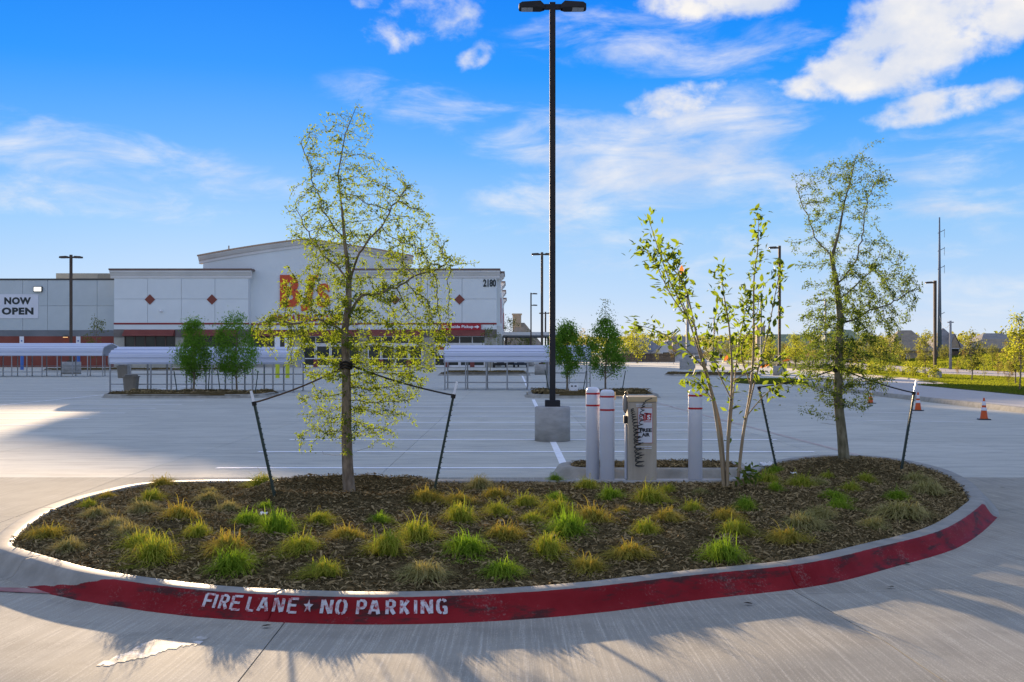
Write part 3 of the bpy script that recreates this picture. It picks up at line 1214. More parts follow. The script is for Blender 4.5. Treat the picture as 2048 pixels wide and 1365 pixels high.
# ------------------------------------------------------------------ the store
YB = 140.0
M_STUCCO = mat('white_stucco', (0.66, 0.70, 0.69), (0.72, 0.76, 0.75), 0.25, 0.85, 0.15, 0.05, 20)
M_WING = mat('grey_tilt_panel', (0.46, 0.51, 0.51), (0.52, 0.57, 0.57), 0.3, 0.85, 0.15)
M_TRIMW = mat('white_moulding', (0.64, 0.63, 0.60), (0.70, 0.69, 0.66), 0.5, 0.8, 0.2)
M_COPING = mat('bronze_coping', (0.15, 0.095, 0.075), (0.19, 0.12, 0.095), 1.0, 0.5, 0.4)
M_COPDK = mat('dark_coping', (0.07, 0.07, 0.065), rough=0.5)
M_RED = mat('red_band', (0.25, 0.028, 0.03), (0.29, 0.04, 0.04), 1.0, 0.6, 0.25)
M_AWN = mat('red_brown_awning', (0.20, 0.055, 0.045), (0.24, 0.07, 0.055), 1.0, 0.6, 0.3)
M_DIAM = mat('brown_red_tile', (0.20, 0.055, 0.038), (0.23, 0.068, 0.045), 1.0, 0.6, 0.3)
M_STONE = mat('tan_stone', (0.33, 0.32, 0.27), (0.41, 0.39, 0.33), 1.2, 0.85, 0.15, 0.2, 12)
M_STONEDK = mat('brown_stone', (0.15, 0.13, 0.115), (0.20, 0.175, 0.155), 1.2, 0.85, 0.15, 0.2, 12)
M_GREYBAND = mat('grey_band', (0.16, 0.17, 0.18), (0.20, 0.21, 0.22), 0.4, 0.85, 0.15)
M_REDBASE = mat('red_brown_wainscot', (0.20, 0.06, 0.045), (0.25, 0.08, 0.06), 0.4, 0.85, 0.15)
M_GLASS = mat('window_glass', (0.018, 0.022, 0.02), (0.04, 0.045, 0.035), 0.5, 0.08, 0.35)
M_FRAMED = mat('dark_window_frame', (0.10, 0.06, 0.05), rough=0.45)
M_FRAMEW = mat('white_door_frame', (0.70, 0.70, 0.70), (0.76, 0.76, 0.76), 2.0, 0.5, 0.3)
M_BLOCK = mat('beige_unit', (0.36, 0.34, 0.28), (0.40, 0.38, 0.31), 1.0, 0.7, 0.2)
M_ROOF = mat('roof_membrane', (0.30, 0.30, 0.29), rough=0.9)
M_SIGNRED = mat('sign_red', (0.55, 0.075, 0.025), (0.60, 0.095, 0.03), 2.0, 0.5, 0.3)
M_CRIMSON = mat('sign_crimson', (0.38, 0.018, 0.03), rough=0.5)
M_BLACK = mat('black_lettering', (0.012, 0.012, 0.013), rough=0.6)
M_CHAR = mat('charcoal_lettering', (0.03, 0.04, 0.04), rough=0.6)
M_WHITE = mat('white_enamel', (0.76, 0.77, 0.78), rough=0.45)
M_BANNER = mat('white_vinyl_banner', (0.62, 0.64, 0.68), (0.68, 0.70, 0.74), 0.6, 0.6, 0.2)
M_LAMPON = mat('lit_lamp', (0.8, 0.8, 0.75), emit=(1.0, 0.97, 0.88, 0.55), rough=0.4)
M_LAMPOR = mat('lit_amber_lamp', (0.8, 0.5, 0.25), emit=(1.0, 0.55, 0.22, 0.30), rough=0.4)

store = thing('wholesale_store', 'long white warehouse store with a curved central gable and red trim', 'store', (0, YB, 0))
BX = lambda px: pxx(px, YB)
BZ = lambda py: pz(py, YB)


def panels(parent, x0, x1, y, z0, z1, nx, zs, m, name='wall_panel', t=.25, gap=.035):
    """tilt-up panels standing side by side with open joints"""
    xs = np.linspace(x0, x1, nx + 1)
    cache = {}
    for a, b in zip(xs[:-1], xs[1:]):
        for c, d in zip(zs[:-1], zs[1:]):
            key = (round(b - a, 3), round(d - c, 3))
            if key not in cache:
                w, h = (b - a) / 2 - gap / 2, (d - c) - gap / 2
                cache[key] = MB().box(-w, w, 0, t, gap / 2, h, .015).mesh(name, m)
            link(name, cache[key], parent, (float((a + b) / 2), y, float(c)))


def cornice_profile(zt, proj=.5, h=1.0):
    """(y, z) outline of a crown moulding in front of a wall face at y = 0, top at zt"""
    return [(0.2, zt - h), (-.06, zt - h), (-.10, zt - h + .12), (-.10, zt - h + .3), (-.2, zt - h + .42), (-.34, zt - h + .62), (-proj, zt - h + .8), (-proj, zt - .02), (0.2, zt - .02)]


# --- the two square entrance blocks (in front of the gable)
def block(x0, x1, ztop, yf, depth, diam, name):
    zb, zr = BZ(659.5), BZ(649.5)
    panels(store, x0, x1, yf, zr + .2, ztop - 1.0, 4, [zr + .2, (zr + ztop) / 2 - .3, ztop - 1.0], M_STUCCO)
    MB().box(x0 + .04, x1 - .04, yf + .26, yf + depth, 0.0, ztop - .3).build('wall', M_STUCCO, store)
    MB().prism_x([(yf + a, b) for a, b in cornice_profile(ztop - .22)], x0 - .42, x1 + .42).build('cornice', M_TRIMW, store)
    MB().box(x0 - .50, x1 + .50, yf - .58, yf + depth + .2, ztop - .22, ztop).build('coping', M_COPING, store)
    MB().box(x0 - .02, x1 + .02, yf - .07, yf + .25, zr, zr + .2).build('red_band', M_RED, store)
    MB().box(x0, x1, yf - .02, yf + .25, zb, zr).build('frieze', M_STUCCO, store)
    for px in diam:
        cx, cz, r = BX(px), BZ(599.5), .66
        MB().prism_y([(cx - r, cz), (cx, cz - r), (cx + r, cz), (cx, cz + r)], yf - .08, yf + .01).build('diamond_tile', M_DIAM, store)


y0 = 0.0
L0, L1, R0, R1 = BX(228), BX(497), BX(717), BX(993)
ZT = BZ(538)
block(L0, L1, ZT, y0, 9, (300, 424), 'left')
block(R0, R1, ZT, y0, 9, (790, 919), 'right')

# --- the gable wall between and behind them
gx0, gx1, gxc = BX(400), BX(815), BX(607)
ze, za = BZ(510), BZ(478)
yg = 1.4


def gz_top(x):
    u = (x - gxc) / (gx1 - gxc)
    return za - (za - ze) * (0.75 * abs(u) + .25 * u * u)


gxs = np.linspace(gx0, gx1, 25)
MB().prism_y([(gx0, BZ(659.5))] + [(x, gz_top(x) - .8) for x in gxs] + [(gx1, BZ(659.5))], yg, yg + 1.0).build('gable_wall', M_STUCCO, store)
cb = MB()
for i in range(len(gxs) - 1):
    a, b = gxs[i] + (-.5 if i == 0 else 0), gxs[i + 1] + (.5 if i == len(gxs) - 2 else 0)
    za_, zb_ = gz_top(a), gz_top(b)
    vs = []
    for x, zt in ((a, za_), (b, zb_)):
        vs += [(x, yg + q, zt + w - 1.0) for q, w in ((0.0, 0.05), (-.12, .05), (-.12, .35), (-.3, .5), (-.55, .85), (-.55, .98), (1.0, .98), (1.0, 0.05))]
    fs = [(k, (k + 1) % 8, 8 + (k + 1) % 8, 8 + k) for k in range(8)]
    if i == 0:
        fs.append(tuple(range(7, -1, -1)))
    if i == len(gxs) - 2:
        fs.append(tuple(range(8, 16)))
    cb.add(vs, fs)
cb.build('gable_cornice', M_TRIMW, store)
cb = MB()
for i in range(len(gxs) - 1):
    a, b = gxs[i] + (-.6 if i == 0 else 0), gxs[i + 1] + (.6 if i == len(gxs) - 2 else 0)
    vs = []
    for x in (a, b):
        zt = gz_top(x)
        vs += [(x, yg - .66, zt - .02), (x, yg - .66, zt + .16), (x, yg + 1.1, zt + .16), (x, yg + 1.1, zt - .02)]
    fs = [(k, (k + 1) % 4, 4 + (k + 1) % 4, 4 + k) for k in range(4)]
    if i == 0:
        fs.append((3, 2, 1, 0))
    if i == len(gxs) - 2:
        fs.append((4, 5, 6, 7))
    cb.add(vs, fs)
cb.build('gable_coping', mat('sun_glow_coping', (0.40, 0.26, 0.17), (0.46, 0.31, 0.21), 0.6, 0.6, 0.2), store)  # low sun's warm glow on the gable edge, put into the colour
MB().bar((BX(450), yg + .5, gz_top(BX(450))), (BX(450), yg + .5, gz_top(BX(450)) + .75), .09).build('roof_vent', M_BLOCK, store)
zr = BZ(649.5)
MB().box(L1 + .01, R0 - .01, yg - .12, yg + .1, zr, zr + .2).build('red_band', M_RED, store)
MB().box(L1 + .02, R0 - .02, yg - .02, yg + .9, BZ(659.5) - .02, zr - .01).build('frieze', M_STUCCO, store)

# --- ground floor: piers, awnings, glazed bays
zA0, zA1 = BZ(672.5), BZ(659.8)
piers = [(228, 249), (351, 369), (476, 497), (717, 735), (845, 868), (970, 993), (580, 598)]
for a, b in piers:
    yf = y0 - .12 if not (500 < a < 700) else yg - .3
    MB().box(BX(a) - .03, BX(b) + .03, yf, yf + .9, BZ(675), BZ(659.2), .03).build('pier_head', M_STONEDK, store)
    MB().box(BX(a), BX(b), yf + .04, yf + .9, 0, BZ(675) - .01, .03).build('pier', M_STONE, store)


def glazed(a, b, yf, doors):
    x0, x1 = BX(a), BX(b)
    aw = MB().prism_x([(yf + .2, zA1), (yf - .12, zA1), (yf - .95, zA0 + .12), (yf - .95, zA0), (yf + .2, zA0)], x0 + .05, x1 - .05)
    o = aw.build('awning', M_AWN, store)
    sm = MB()
    for k in range(1, 5):                     # folded seams of the sheet-metal awning
        zz = zA0 + .12 + (zA1 - zA0 - .12) * k / 5
        yy = yf - .95 + .83 * k / 5
        sm.box(x0 + .06, x1 - .06, yy - .05, yy + .02, zz - .02, zz + .02)
    sm.build('seam', M_AWN, o)
    zd = BZ(690) if doors else zA0 - .02
    MB().box(x0, x1, yf + .75, yf + .88, .02, zA0).build('backing', M_BLACK, store)
    if doors:
        w = MB().box(x0, x1, yf + .2, yf + .34, BZ(686.5), BZ(690.5) + .0).box(x0, x1, yf + .2, yf + .34, zA0 - .1, zA0)
        n = 4
        for k in range(n):
            xx = x0 + (x1 - x0) * k / n
            pane = MB().box(xx + .05, xx + (x1 - x0) / n - .05, yf + .26, yf + .29, BZ(686), zA0 - .12).build('transom_pane', M_GLASS, store)
        for k in range(n + 1):
            xx = x0 + (x1 - x0) * k / n
            w.box(xx - .06, xx + .06, yf + .2, yf + .34, BZ(686.5), zA0 - .1)
        w.build('transom_frame', M_FRAMEW, store)
        nd = 4
        dw = (x1 - x0) / nd
        for k in range(nd):
            xa, xb = x0 + dw * k, x0 + dw * (k + 1)
            fr = MB().box(xa + .02, xa + .16, yf + .18, yf + .36, .02, zd).box(xb - .16, xb - .02, yf + .18, yf + .36, .02, zd)
            fr.box(xa + .16, xb - .16, yf + .18, yf + .36, zd - .2, zd).box(xa + .16, xb - .16, yf + .18, yf + .36, .02, .26)
            fr.box(xa + .16, xb - .16, yf + .2, yf + .34, 1.05, 1.17)
            d = fr.build('door', M_FRAMEW, store)
            MB().box(xa + .16, xb - .16, yf + .25, yf + .28, .26, 1.05).box(xa + .16, xb - .16, yf + .25, yf + .28, 1.17, zd - .2).build('pane', M_GLASS, d)
        for k in (0, 2):
            xx = x0 + dw * (k + 1)
            MB().box(xx - .28, xx + .28, yf + .05, yf + .17, .02, 1.0).build('cart_guard', M_AWN, store)
    else:
        n = 5
        fr = MB()
        for k in range(n + 1):
            xx = x0 + (x1 - x0) * k / n
            fr.box(xx - .07, xx + .07, yf + .18, yf + .36, .42, zA0)
        fr.box(x0, x1, yf + .19, yf + .35, .40, .55).box(x0, x1, yf + .19, yf + .35, zA0 - .1, zA0)
        f = fr.build('window_frame', M_FRAMED, store)
        for k in range(n):
            xx = x0 + (x1 - x0) * k / n
            MB().box(xx + .07, xx + (x1 - x0) / n - .07, yf + .25, yf + .28, .55, zA0 - .1).build('pane', M_GLASS, f)
        MB().box(x0, x1, yf + .05, yf + .36, 0, .40).build('sill_wall', M_STONE, store)


glazed(249, 351, y0 - .1, False)
glazed(369, 476, y0 - .1, False)
glazed(735, 845, y0 - .1, True)
glazed(868, 970, y0 - .1, True)
glazed(497, 580, yg - .3, False)
glazed(598, 717, yg - .3, True)

# --- left wing of grey panels
WX1, WX0 = BX(227), BX(-330)
yw = 3.0
zW = pz(557.5, YB + yw)
zg, zr2 = pz(661, YB + yw), pz(673, YB + yw)
n = 11
panels(store, WX0, WX1, yw, zg, zW - .2, n, [zg, pz(612, YB + yw), zW - .2], M_WING)
MB().box(WX0, WX1, yw + .26, yw + 12, 0, zW - .3).build('wing_wall', M_WING, store)
MB().box(WX0, WX1 + .02, yw - .06, yw + 12.1, zW - .2, zW).build('wing_coping', M_COPDK, store)
MB().box(WX0, WX1, yw - .04, yw + .25, zr2, zg).build('grey_band', M_GREYBAND, store)
MB().box(WX0, WX1, yw - .07, yw + .25, 0, zr2).build('wainscot', M_REDBASE, store)
# body of the building behind, and the rooftop unit
MB().box(WX0, BX(990), 9.2, 85, 0, 9.0).build('hall', M_ROOF, store)
u0, u1 = pxx(112, YB + 20), pxx(232, YB + 20)
MB().box(u0, u1, 20, 26, 8, pz(547, YB + 20)).build('rooftop_screen', M_BLOCK, store)
ub = MB()
for k in range(14):
    xx = pxx(196, YB + 20) + k * .2
    ub.box(xx, xx + .07, 19.9, 20.0, 9, pz(548, YB + 20))
ub.build('screen_rib', M_BLOCK, store)

# --- side of the store, with projecting bays
sx = BX(993)
MB().box(sx - 3, sx - .02, 9.1, 84, 0, ZT - 2.0).build('side_wall', M_STUCCO, store)
for k, yy in enumerate((6.0, 22.0, 40.0, 60.0)):
    MB().box(sx - .2, sx + .45, yy, yy + 7, 0.0, ZT - .9 - .2 * k).build('side_bay', M_STUCCO, store)
    zt = ZT - .1 - .25 * k
    pr = [(sx - .2, zt - .9), (sx + .5, zt - .9), (sx + .55, zt - .55), (sx + .9, zt - .2), (sx + .9, zt - .02), (sx - .2, zt - .02)]
    MB().prism_y(pr, yy - .4, yy + 7.4).build('cornice', M_TRIMW, store)
    MB().box(sx - .2, sx + 1.0, yy - .5, yy + 7.5, zt - .02, zt + .2).build('coping', M_COPING, store)
    if k != 1:
        MB().box(sx + .4, sx + .52, yy + 1, yy + 6, 5.9, 9.2).build('red_panel', M_CRIMSON, store)
    MB().box(sx - .1, sx + .55, yy - .05, yy + 7.05, 4.3, 5.4).build('frieze', M_TRIMW, store)
    MB().box(sx - .1, sx + .5, yy - .03, yy + 7.03, 0, 4.29).build('pier', M_STONE, store)

# --- signs on the front
sign = thing('store_sign', 'large red store lettering high on the gable behind the left tree', 'sign', (0, YB + yg, 0))
for ch, a, b, t_, bt, sh in (('B', 556, 597, 549, 614, 0), ('J', 601, 622, 549, 622, .12), ("S", 630, 657, 566, 614, 0)):
    w, h = BX(b) - BX(a), BZ(t_) - BZ(bt)
    me = text_mesh(ch, 'letter', M_SIGNRED, w, h, .25, bold=.045)
    o = link('letter', me, sign, ((BX(a) + BX(b)) / 2, -.14, (BZ(t_) + BZ(bt)) / 2))
    if sh:
        for v in me.vertices:
            v.co.x += v.co.z * sh
MB().prism_y([(BX(626), BZ(549)), (BX(634), BZ(549)), (BX(631), BZ(560)), (BX(627), BZ(560))], -.26, -.02).build('apostrophe', M_SIGNRED, sign)
me = text_mesh('WHOLESALE CLUB', 'lettering', M_CRIMSON, BX(678) - BX(538), BZ(628.5) - BZ(642.5), .2, bold=.03)
link('lettering', me, sign, ((BX(538) + BX(678)) / 2, -.12, BZ(635.5)))

num = tag(link('house_number', text_mesh('2180', 'house_number', M_CHAR, BX(992) - BX(966.5), BZ(559) - BZ(574), .08, bold=.03)),
          'dark street number 2180 at the top right of the store front', 'sign')
num.location = ((BX(966.5) + BX(992)) / 2, YB - .05, BZ(566.5))

cs = thing('pickup_sign', 'red strip sign reading Curbside Pickup over the store doors', 'sign', (0, YB, 0))
MB().box(BX(882.5), BX(962), -.32, -.08, BZ(660.5), BZ(648.5)).build('board', M_CRIMSON, cs)
link('lettering', text_mesh('Curbside Pickup', 'lettering', M_WHITE, BX(947) - BX(887), BZ(651) - BZ(658.8), .02, bold=.03), cs, ((BX(887) + BX(947)) / 2, -.335, BZ(654.6)))
ax, bx_, cz = BX(949), BX(959), BZ(654.3)
MB().prism_y([(ax, cz - .09), (ax + .3, cz - .09), (ax + .3, cz - .24), (bx_, cz), (ax + .3, cz + .24), (ax + .3, cz + .09), (ax, cz + .09)], -.345, -.32).build('arrow', M_WHITE, cs)

YW = YB + yw
bn = thing('banner', 'white banner reading NOW OPEN hung on the grey wing of the store', 'banner', (0, YW, 0))
MB().box(pxx(-8, YW), pxx(77, YW), -.06, -.02, pz(637, YW), pz(589, YW)).build('sheet', M_BANNER, bn)
link('lettering', text_mesh('NOW', 'lettering', M_CHAR, pxx(62.5, YW) - pxx(9, YW), pz(595, YW) - pz(609.5, YW), .01, bold=.055, spacing=1.12), bn, (pxx(35.7, YW), -.068, pz(602.2, YW)))
link('lettering', text_mesh('OPEN', 'lettering', M_CHAR, pxx(67.5, YW) - pxx(4, YW), pz(615.5, YW) - pz(630, YW), .01, bold=.055, spacing=1.12), bn, (pxx(35.7, YW), -.068, pz(622.7, YW)))

wl = thing('wall_light', 'lit white floodlight on the grey wall above the banner', 'light', (pxx(77, YW), YW, pz(579, YW)))
MB().box(-.55, .55, -.3, 0, -.34, .34).build('housing', M_COPDK, wl)
MB().box(-.46, .46, -.33, -.301, -.26, .26).build('lens', M_LAMPON, wl)
wl2 = thing('wall_sconce', 'small amber lamp glowing beside the left lamp post on the red wall base', 'light', (pxx(134, YW), YW, pz(674, YW)))
MB().lathe([(.05, .2), (.34, .12), (.42, 0), (.40, -.02)], 12).build('shade', M_COPDK, wl2)
MB().lathe([(.3, -.03), (.3, -.12)], 12).build('lens', M_LAMPOR, wl2)
for o in wl2.children:
    o.location.y = -.5
MB().box(-.05, .05, -.5, 0, .12, .2).build('bracket', M_COPDK, wl2)
dome = MB().lathe([(.02, .14), (.16, .1), (.2, 0), (.16, -.1), (.02, -.15)], 12).build('security_camera', M_WHITE, None, True, (pxx(323, YB), YB - .22, pz(622.5, YB)))
tag(dome, 'small white dome camera below and between the left pair of diamonds', 'camera')

# white poster by the doors
po = thing('door_poster', 'white poster with a red head on the pier beside the store doors', 'poster', (0, YB, 0))
MB().box(BX(874), BX(889), -.2, -.14, BZ(711), BZ(693)).build('board', M_WHITE, po)
MB().box(BX(875), BX(888), -.215, -.201, BZ(700), BZ(694)).build('heading', M_CRIMSON, po)

# ------------------------------------------------------------------ fuel canopy beside the store
can = thing('fuel_canopy', 'low flat white canopy on posts at the right corner of the store', 'canopy', (0, 168, 0))
MB().box(pxx(1003, 168), pxx(1130, 168), 0, 16, pz(671, 168), pz(664.5, 168)).build('roof', M_TRIMW, can)
MB().box(pxx(1003, 168) + .1, pxx(1130, 168) - .1, .1, 15.9, pz(673.5, 168), pz(671, 168)).build('soffit', M_GREYBAND, can)
for px in (1012, 1062, 1098, 1122):
    MB().box(pxx(px, 168) - .18, pxx(px, 168) + .18, 3, 3.4, 0, pz(673.5, 168)).build('post', M_STONEDK, can)

# ------------------------------------------------------------------ cart shelters
M_SHEET = mat('white_sheet_steel', (0.52, 0.56, 0.68), (0.58, 0.62, 0.72), 0.8, 0.45, 0.4, stretch=(.3, 1, 4))
M_SEAM = mat('sheet_seam', (0.33, 0.36, 0.45), (0.38, 0.41, 0.50), 0.8, 0.5, 0.3)
M_GALV = mat('galvanised_tube', (0.26, 0.265, 0.265), (0.34, 0.345, 0.345), 3.0, 0.75, 0.06)


def shelter(x0, x1, yf, depth, z_e, z_r, pitch, label):
    t = thing('cart_shelter', label, 'cart shelter', ((x0 + x1) / 2, yf, 0), 0, 'cart shelters in the parking rows')
    w = (x1 - x0) / 2
    # section of the roof: rolled eaves, shallow ridge
    prof = [(0.0, z_e), (-.02, z_e + .14), (.0, z_e + (z_r - z_e) * .45), (.14, z_e + (z_r - z_e) * .68), (depth * .25, z_e + (z_r - z_e) * .86), (depth * .5, z_r)]
    prof = prof + [(depth - a, b) for a, b in prof[-2::-1]]
    pr = resample(catmull(prof, 6, False), .12, False)[0]
    vs, fs = [], []
    n = len(pr)
    for k, (a, b) in enumerate(pr):
        s = .05 if k % 3 == 0 else 0.0               # rolled ribs along the sheet
        for x in (-w, w):
            vs.append((x, a + (-s if a < depth / 2 else s) * .6, b + s))
    for k, (a, b) in enumerate(pr):
        for x in (-w, w):
            vs.append((x, a + (.02 if a < depth / 2 else -.02), b - .03))
    for k in range(n - 1):
        fs.append((2 * k, 2 * k + 1, 2 * k + 3, 2 * k + 2))
        q = 2 * n + 2 * k
        fs.append((q, q + 2, q + 3, q + 1))
        for e in (0, 1):
            a, b, c, d = 2 * k + e, 2 * k + 2 + e, q + 2 + e, q + e
            fs.append((a, b, c, d) if e == 0 else (d, c, b, a))
    for k in (0, n - 1):
        fs.append((2 * k, 2 * n + 2 * k, 2 * n + 2 * k + 1, 2 * k + 1))
    roof = MB().add(vs, fs).build('roof', M_SHEET, t)
    sm_ = MB()
    for k in range(2, n - 2, 2):
        a, b = pr[k]
        sm_.bar((-w + .01, a + (-.012 if a < depth / 2 else .012), b + .008), (w - .01, a + (-.012 if a < depth / 2 else .012), b + .008), .014, n=4)
    sm_.build('seam', M_SEAM, roof)
    for x in (-w, w):
        MB().tube([(x, a, b - .05) for a, b in pr], .03, 6).build('roof_hoop', M_GALV, t)
    npst = max(2, int(round(2 * w / pitch)) + 1)
    pm = MB().box(-.03, .03, -.03, .03, 0, z_e + .06).mesh('post', M_GALV)
    fm = MB().box(-.06, .06, -.06, .06, 0, .03).mesh('foot_plate', M_GALV)
    for k in range(npst):
        x = -w + .04 + (2 * w - .08) * k / (npst - 1)
        for yy in (.05, depth - .05):
            p = link('post', pm, t, (x, yy, 0))
            link('foot_plate', fm, p)
    for yy in (.05, depth - .05):
        for zz in (.35,) if yy < 1 else (.28, .75):
            MB().box(-w + .04, w - .04, yy - .02, yy + .02, zz, zz + .045).build('rail', M_GALV, t)
    return t


shelter(pxx(217.5, 48.6), pxx(588, 48.6), 48.6, 2.4, pz(727.5, 48.6), pz(696, 49.8), .92, 'nearer white cart shelter behind the two round green trees on the left')
shelter(pxx(-130, 82), pxx(206, 82), 82.0, 3.6, pz(711.5, 82), pz(688, 84), 1.12, 'white cart shelter in front of the grey wing, under the banner')
shelter(pxx(888, 51.8), pxx(1182, 51.8), 51.8, 2.4, pz(723.5, 51.8), pz(692.5, 53), 0.98, 'white cart shelter passing behind the tall lamp post')

# ------------------------------------------------------------------ bins
M_BIN = mat('brown_bin_plastic', (0.155, 0.135, 0.105), (0.19, 0.165, 0.13), 2.0, 0.6, 0.3)


def bin_(x, y, w, h, label):
    t = thing('trash_bin', label, 'trash bin', (x, y, 0), 0, 'brown trash bins by the cart shelters')
    b, tp = w * .40, w * .48
    vs, fs = [], []
    for z, r in ((0, b), (h * .84, tp), (h * .84, tp + .03), (h * .9, tp + .03)):
        q = r * .35
        vs += [(-r + q, -r, z), (r - q, -r, z), (r, -r + q, z), (r, r - q, z), (r - q, r, z), (-r + q, r, z), (-r, r - q, z), (-r, -r + q, z)]
    for k in range(3):
        fs += [(8 * k + i, 8 * k + (i + 1) % 8, 8 * k + 8 + (i + 1) % 8, 8 * k + 8 + i) for i in range(8)]
    fs += [tuple(range(7, -1, -1)), tuple(range(24, 32))]
    MB().add(vs, fs).build('body', M_BIN, t)
    MB().lathe([(tp * 1.02, h * .9), (tp * 1.0, h * .955), (tp * .8, h * .985), (tp * .35, h)], 14).build('lid', M_BIN, t)
    MB().box(-tp * .5, tp * .5, -tp * 1.06, -tp * .9, h * .905, h * .955).build('flap', M_COPDK, t)
    return t


bin_(pxx(273, 48.9), 48.2, .62, pz(749, 48.2), 'brown trash bin in front of the nearer left cart shelter')
bin_(pxx(247, 78), 78, .80, pz(729.5, 78), 'brown trash bin between the two left cart shelters, half hidden')

# ------------------------------------------------------------------ lamp posts
M_POLE = mat('bronze_pole_paint', (0.028, 0.028, 0.030), (0.042, 0.040, 0.040), 1.5, 0.75, 0.08)
M_POLEF = mat('brown_pole_paint', (0.085, 0.065, 0.05), (0.11, 0.085, 0.065), 1.5, 0.8, 0.05)
M_LENS = mat('lamp_lens', (0.30, 0.32, 0.34), rough=0.35)


def lamp_head(sgn, m):
    """flat LED head reaching out along sgn * x"""
    def X(v):
        return v * sgn
    arm = MB().box(min(X(.05), X(.20)), max(X(.05), X(.20)), -.05, .05, -.05, .04)
    outl = [(.16, -.09), (.24, -.17), (.60, -.165), (.66, -.12), (.67, 0), (.66, .12), (.60, .165), (.24, .17), (.16, .09)]
    zt = [.02, .075, .055, .03, .025, .03, .055, .075, .02]
    vs = [(X(a), b, -.05) for a, b in outl] + [(X(a), b * .94, z) for (a, b), z in zip(outl, zt)]
    n = len(outl)
    fs = [tuple(range(n)), tuple(range(2 * n - 1, n - 1, -1))] + [(i, n + i, n + (i + 1) % n, (i + 1) % n) for i in range(n)]
    arm.add(vs, fs)
    lens = MB()
    for k in (0, 1):
        a, b = .39 + .115 * k, .50 + .115 * k
        lens.box(min(X(a), X(b)), max(X(a), X(b)), -.125, .125, -.062, -.049)
    return arm, lens


def lamp_post(x, y, top, heads, label, m, w=.115, base_r=.35, base_h=.68, square=False, hz=0.0, s=1.0, group='lamp posts of the parking lot'):
    t = thing('lamp_post', label, 'lamp post', (x, y, hz), 0, group)
    if square:
        MB().box(-base_r, base_r, -base_r, base_r, -.05, base_h, .03).build('concrete_base', M_POST_CONC, t)
    else:
        MB().lathe([(base_r, -.05), (base_r, base_h - .02), (base_r - .02, base_h)], 32).build('concrete_base', M_POST_CONC, t, True)
        for p in t.children[0].data.polygons:
            if len(p.vertices) > 4:
                p.use_smooth = False
    MB().box(-w * 1.28, w * 1.28, -w * 1.28, w * 1.28, base_h, base_h + .125, .01).build('base_cover', m, t)
    MB().box(-w / 2, w / 2, -w / 2, w / 2, base_h + .12, top, .006).build('pole', m, t)
    for sgn, zz in heads:
        a, l = lamp_head(sgn, m)
        h = a.build('lamp_head', m, t, loc=(0, 0, zz))
        h.scale = (s, s, s)
        l.build('lens', M_LENS, h)
    return t


xl, yl = gp(1105, 882)
lamp_post(xl, yl, 8.66, ((-1, pz(14, yl)), (1, pz(14, yl))), 'tall dark lamp post on a round concrete base behind the near island', M_POLE)
lamp_post(pxx(142, 93), 93, pz(510, 93), ((-1, pz(515, 93)), (1, pz(515, 93))), 'brown twin-head lamp post in front of the grey wing', M_POLEF, .2, .8, pz(724, 93), s=1.45)
lamp_post(pxx(1084, 90), 90, pz(505, 90), ((-1, pz(509, 90)), (1, pz(509, 90))), 'brown twin-head lamp post just left of the tall dark post', M_POLEF, .2, .6, pz(729, 90), s=1.3)
lamp_post(pxx(1062, 150), 150, pz(586, 150), ((1, pz(588, 150)), (1, pz(611, 150))), 'thin far lamp post with two heads on one side over the canopy', M_POLEF, .18, .4, .7, s=1.3)
lamp_post(pxx(1091, 170), 170, pz(624, 170), ((-1, pz(627, 170)), (1, pz(627, 170))), 'short far twin-head lamp post behind the brown one', M_POLEF, .24, .4, .7, s=1.5)
lamp_post(pxx(1559, 87), 87, pz(492, 87), ((-1, pz(496, 87)),), 'lamp post with one head between the crepe myrtle and the right tree', M_POLEF, .19, .55, pz(732, 87), s=1.3)
lamp_post(pxx(1870, 72), 72, pz(566, 72), ((-1, pz(570, 72)),), 'lamp post with one head on a square block on the right lawn', M_POLEF, .17, .33, pz(743, 72) - .14, True, .14, s=.95)
lamp_post(pxx(1375, 120), 120, pz(590, 120), ((-1, pz(594, 120)),), 'grey lamp post seen through the left stems of the crepe myrtle', M_GALV, .3, .75, pz(718, 120), True, s=1.2)
lamp_post(pxx(1651, 125), 125, pz(598, 125), ((-1, pz(601, 125)),), 'thin lamp post seen through the left side of the right tree', M_GALV, .2, .5, pz(727, 125), s=1.4)
lamp_post(pxx(1522, 150), 150, pz(600, 150), ((-1, pz(603, 150)),), 'thin grey lamp post left of the single-head brown lamp post', M_GALV, .22, .4, .8, s=1.2)
lamp_post(pxx(1428, 170), 170, pz(634, 170), ((-1, pz(637, 170)),), 'small far lamp post seen through the middle of the crepe myrtle', M_GALV, .2, .4, .8, s=1.2)

# ------------------------------------------------------------------ power line
M_STEELG = mat('weathered_steel', (0.15, 0.18, 0.21), (0.19, 0.22, 0.25), 0.5, 0.8, 0.05)
YP = 190.0
pm = thing('transmission_pole', 'very tall tapered steel power pole on the right above the roofs', 'power pole', (pxx(1879, YP), YP, 1.5))
MB().bar((0, 0, -.2), (0, 0, pz(435, YP) - 1.5), .40, .11, 12).build('mast', M_STEELG, pm, True)
for py in (463, 499, 535, 628):
    z = pz(py, YP) - 1.5
    a = MB().bar((-.3, 0, z - .35), (.9, 0, z + .25), .06, .05).build('bracket', M_STEELG, pm)
    if py < 600:
        ins = MB()
        for q in range(9):
            ins.bar((.85, 0, z + .35 - q * .15), (.85, 0, z + .35 - q * .15 - .06), .06, .06, 6)
        ins.bar((.85, 0, z + .4), (.85, 0, z - 1.1), .02).build('insulator', M_GALV, a)
up = thing('utility_pole', 'slim pale utility pole right of the tall steel power pole', 'power pole', (pxx(1901, 120), 120, .2))
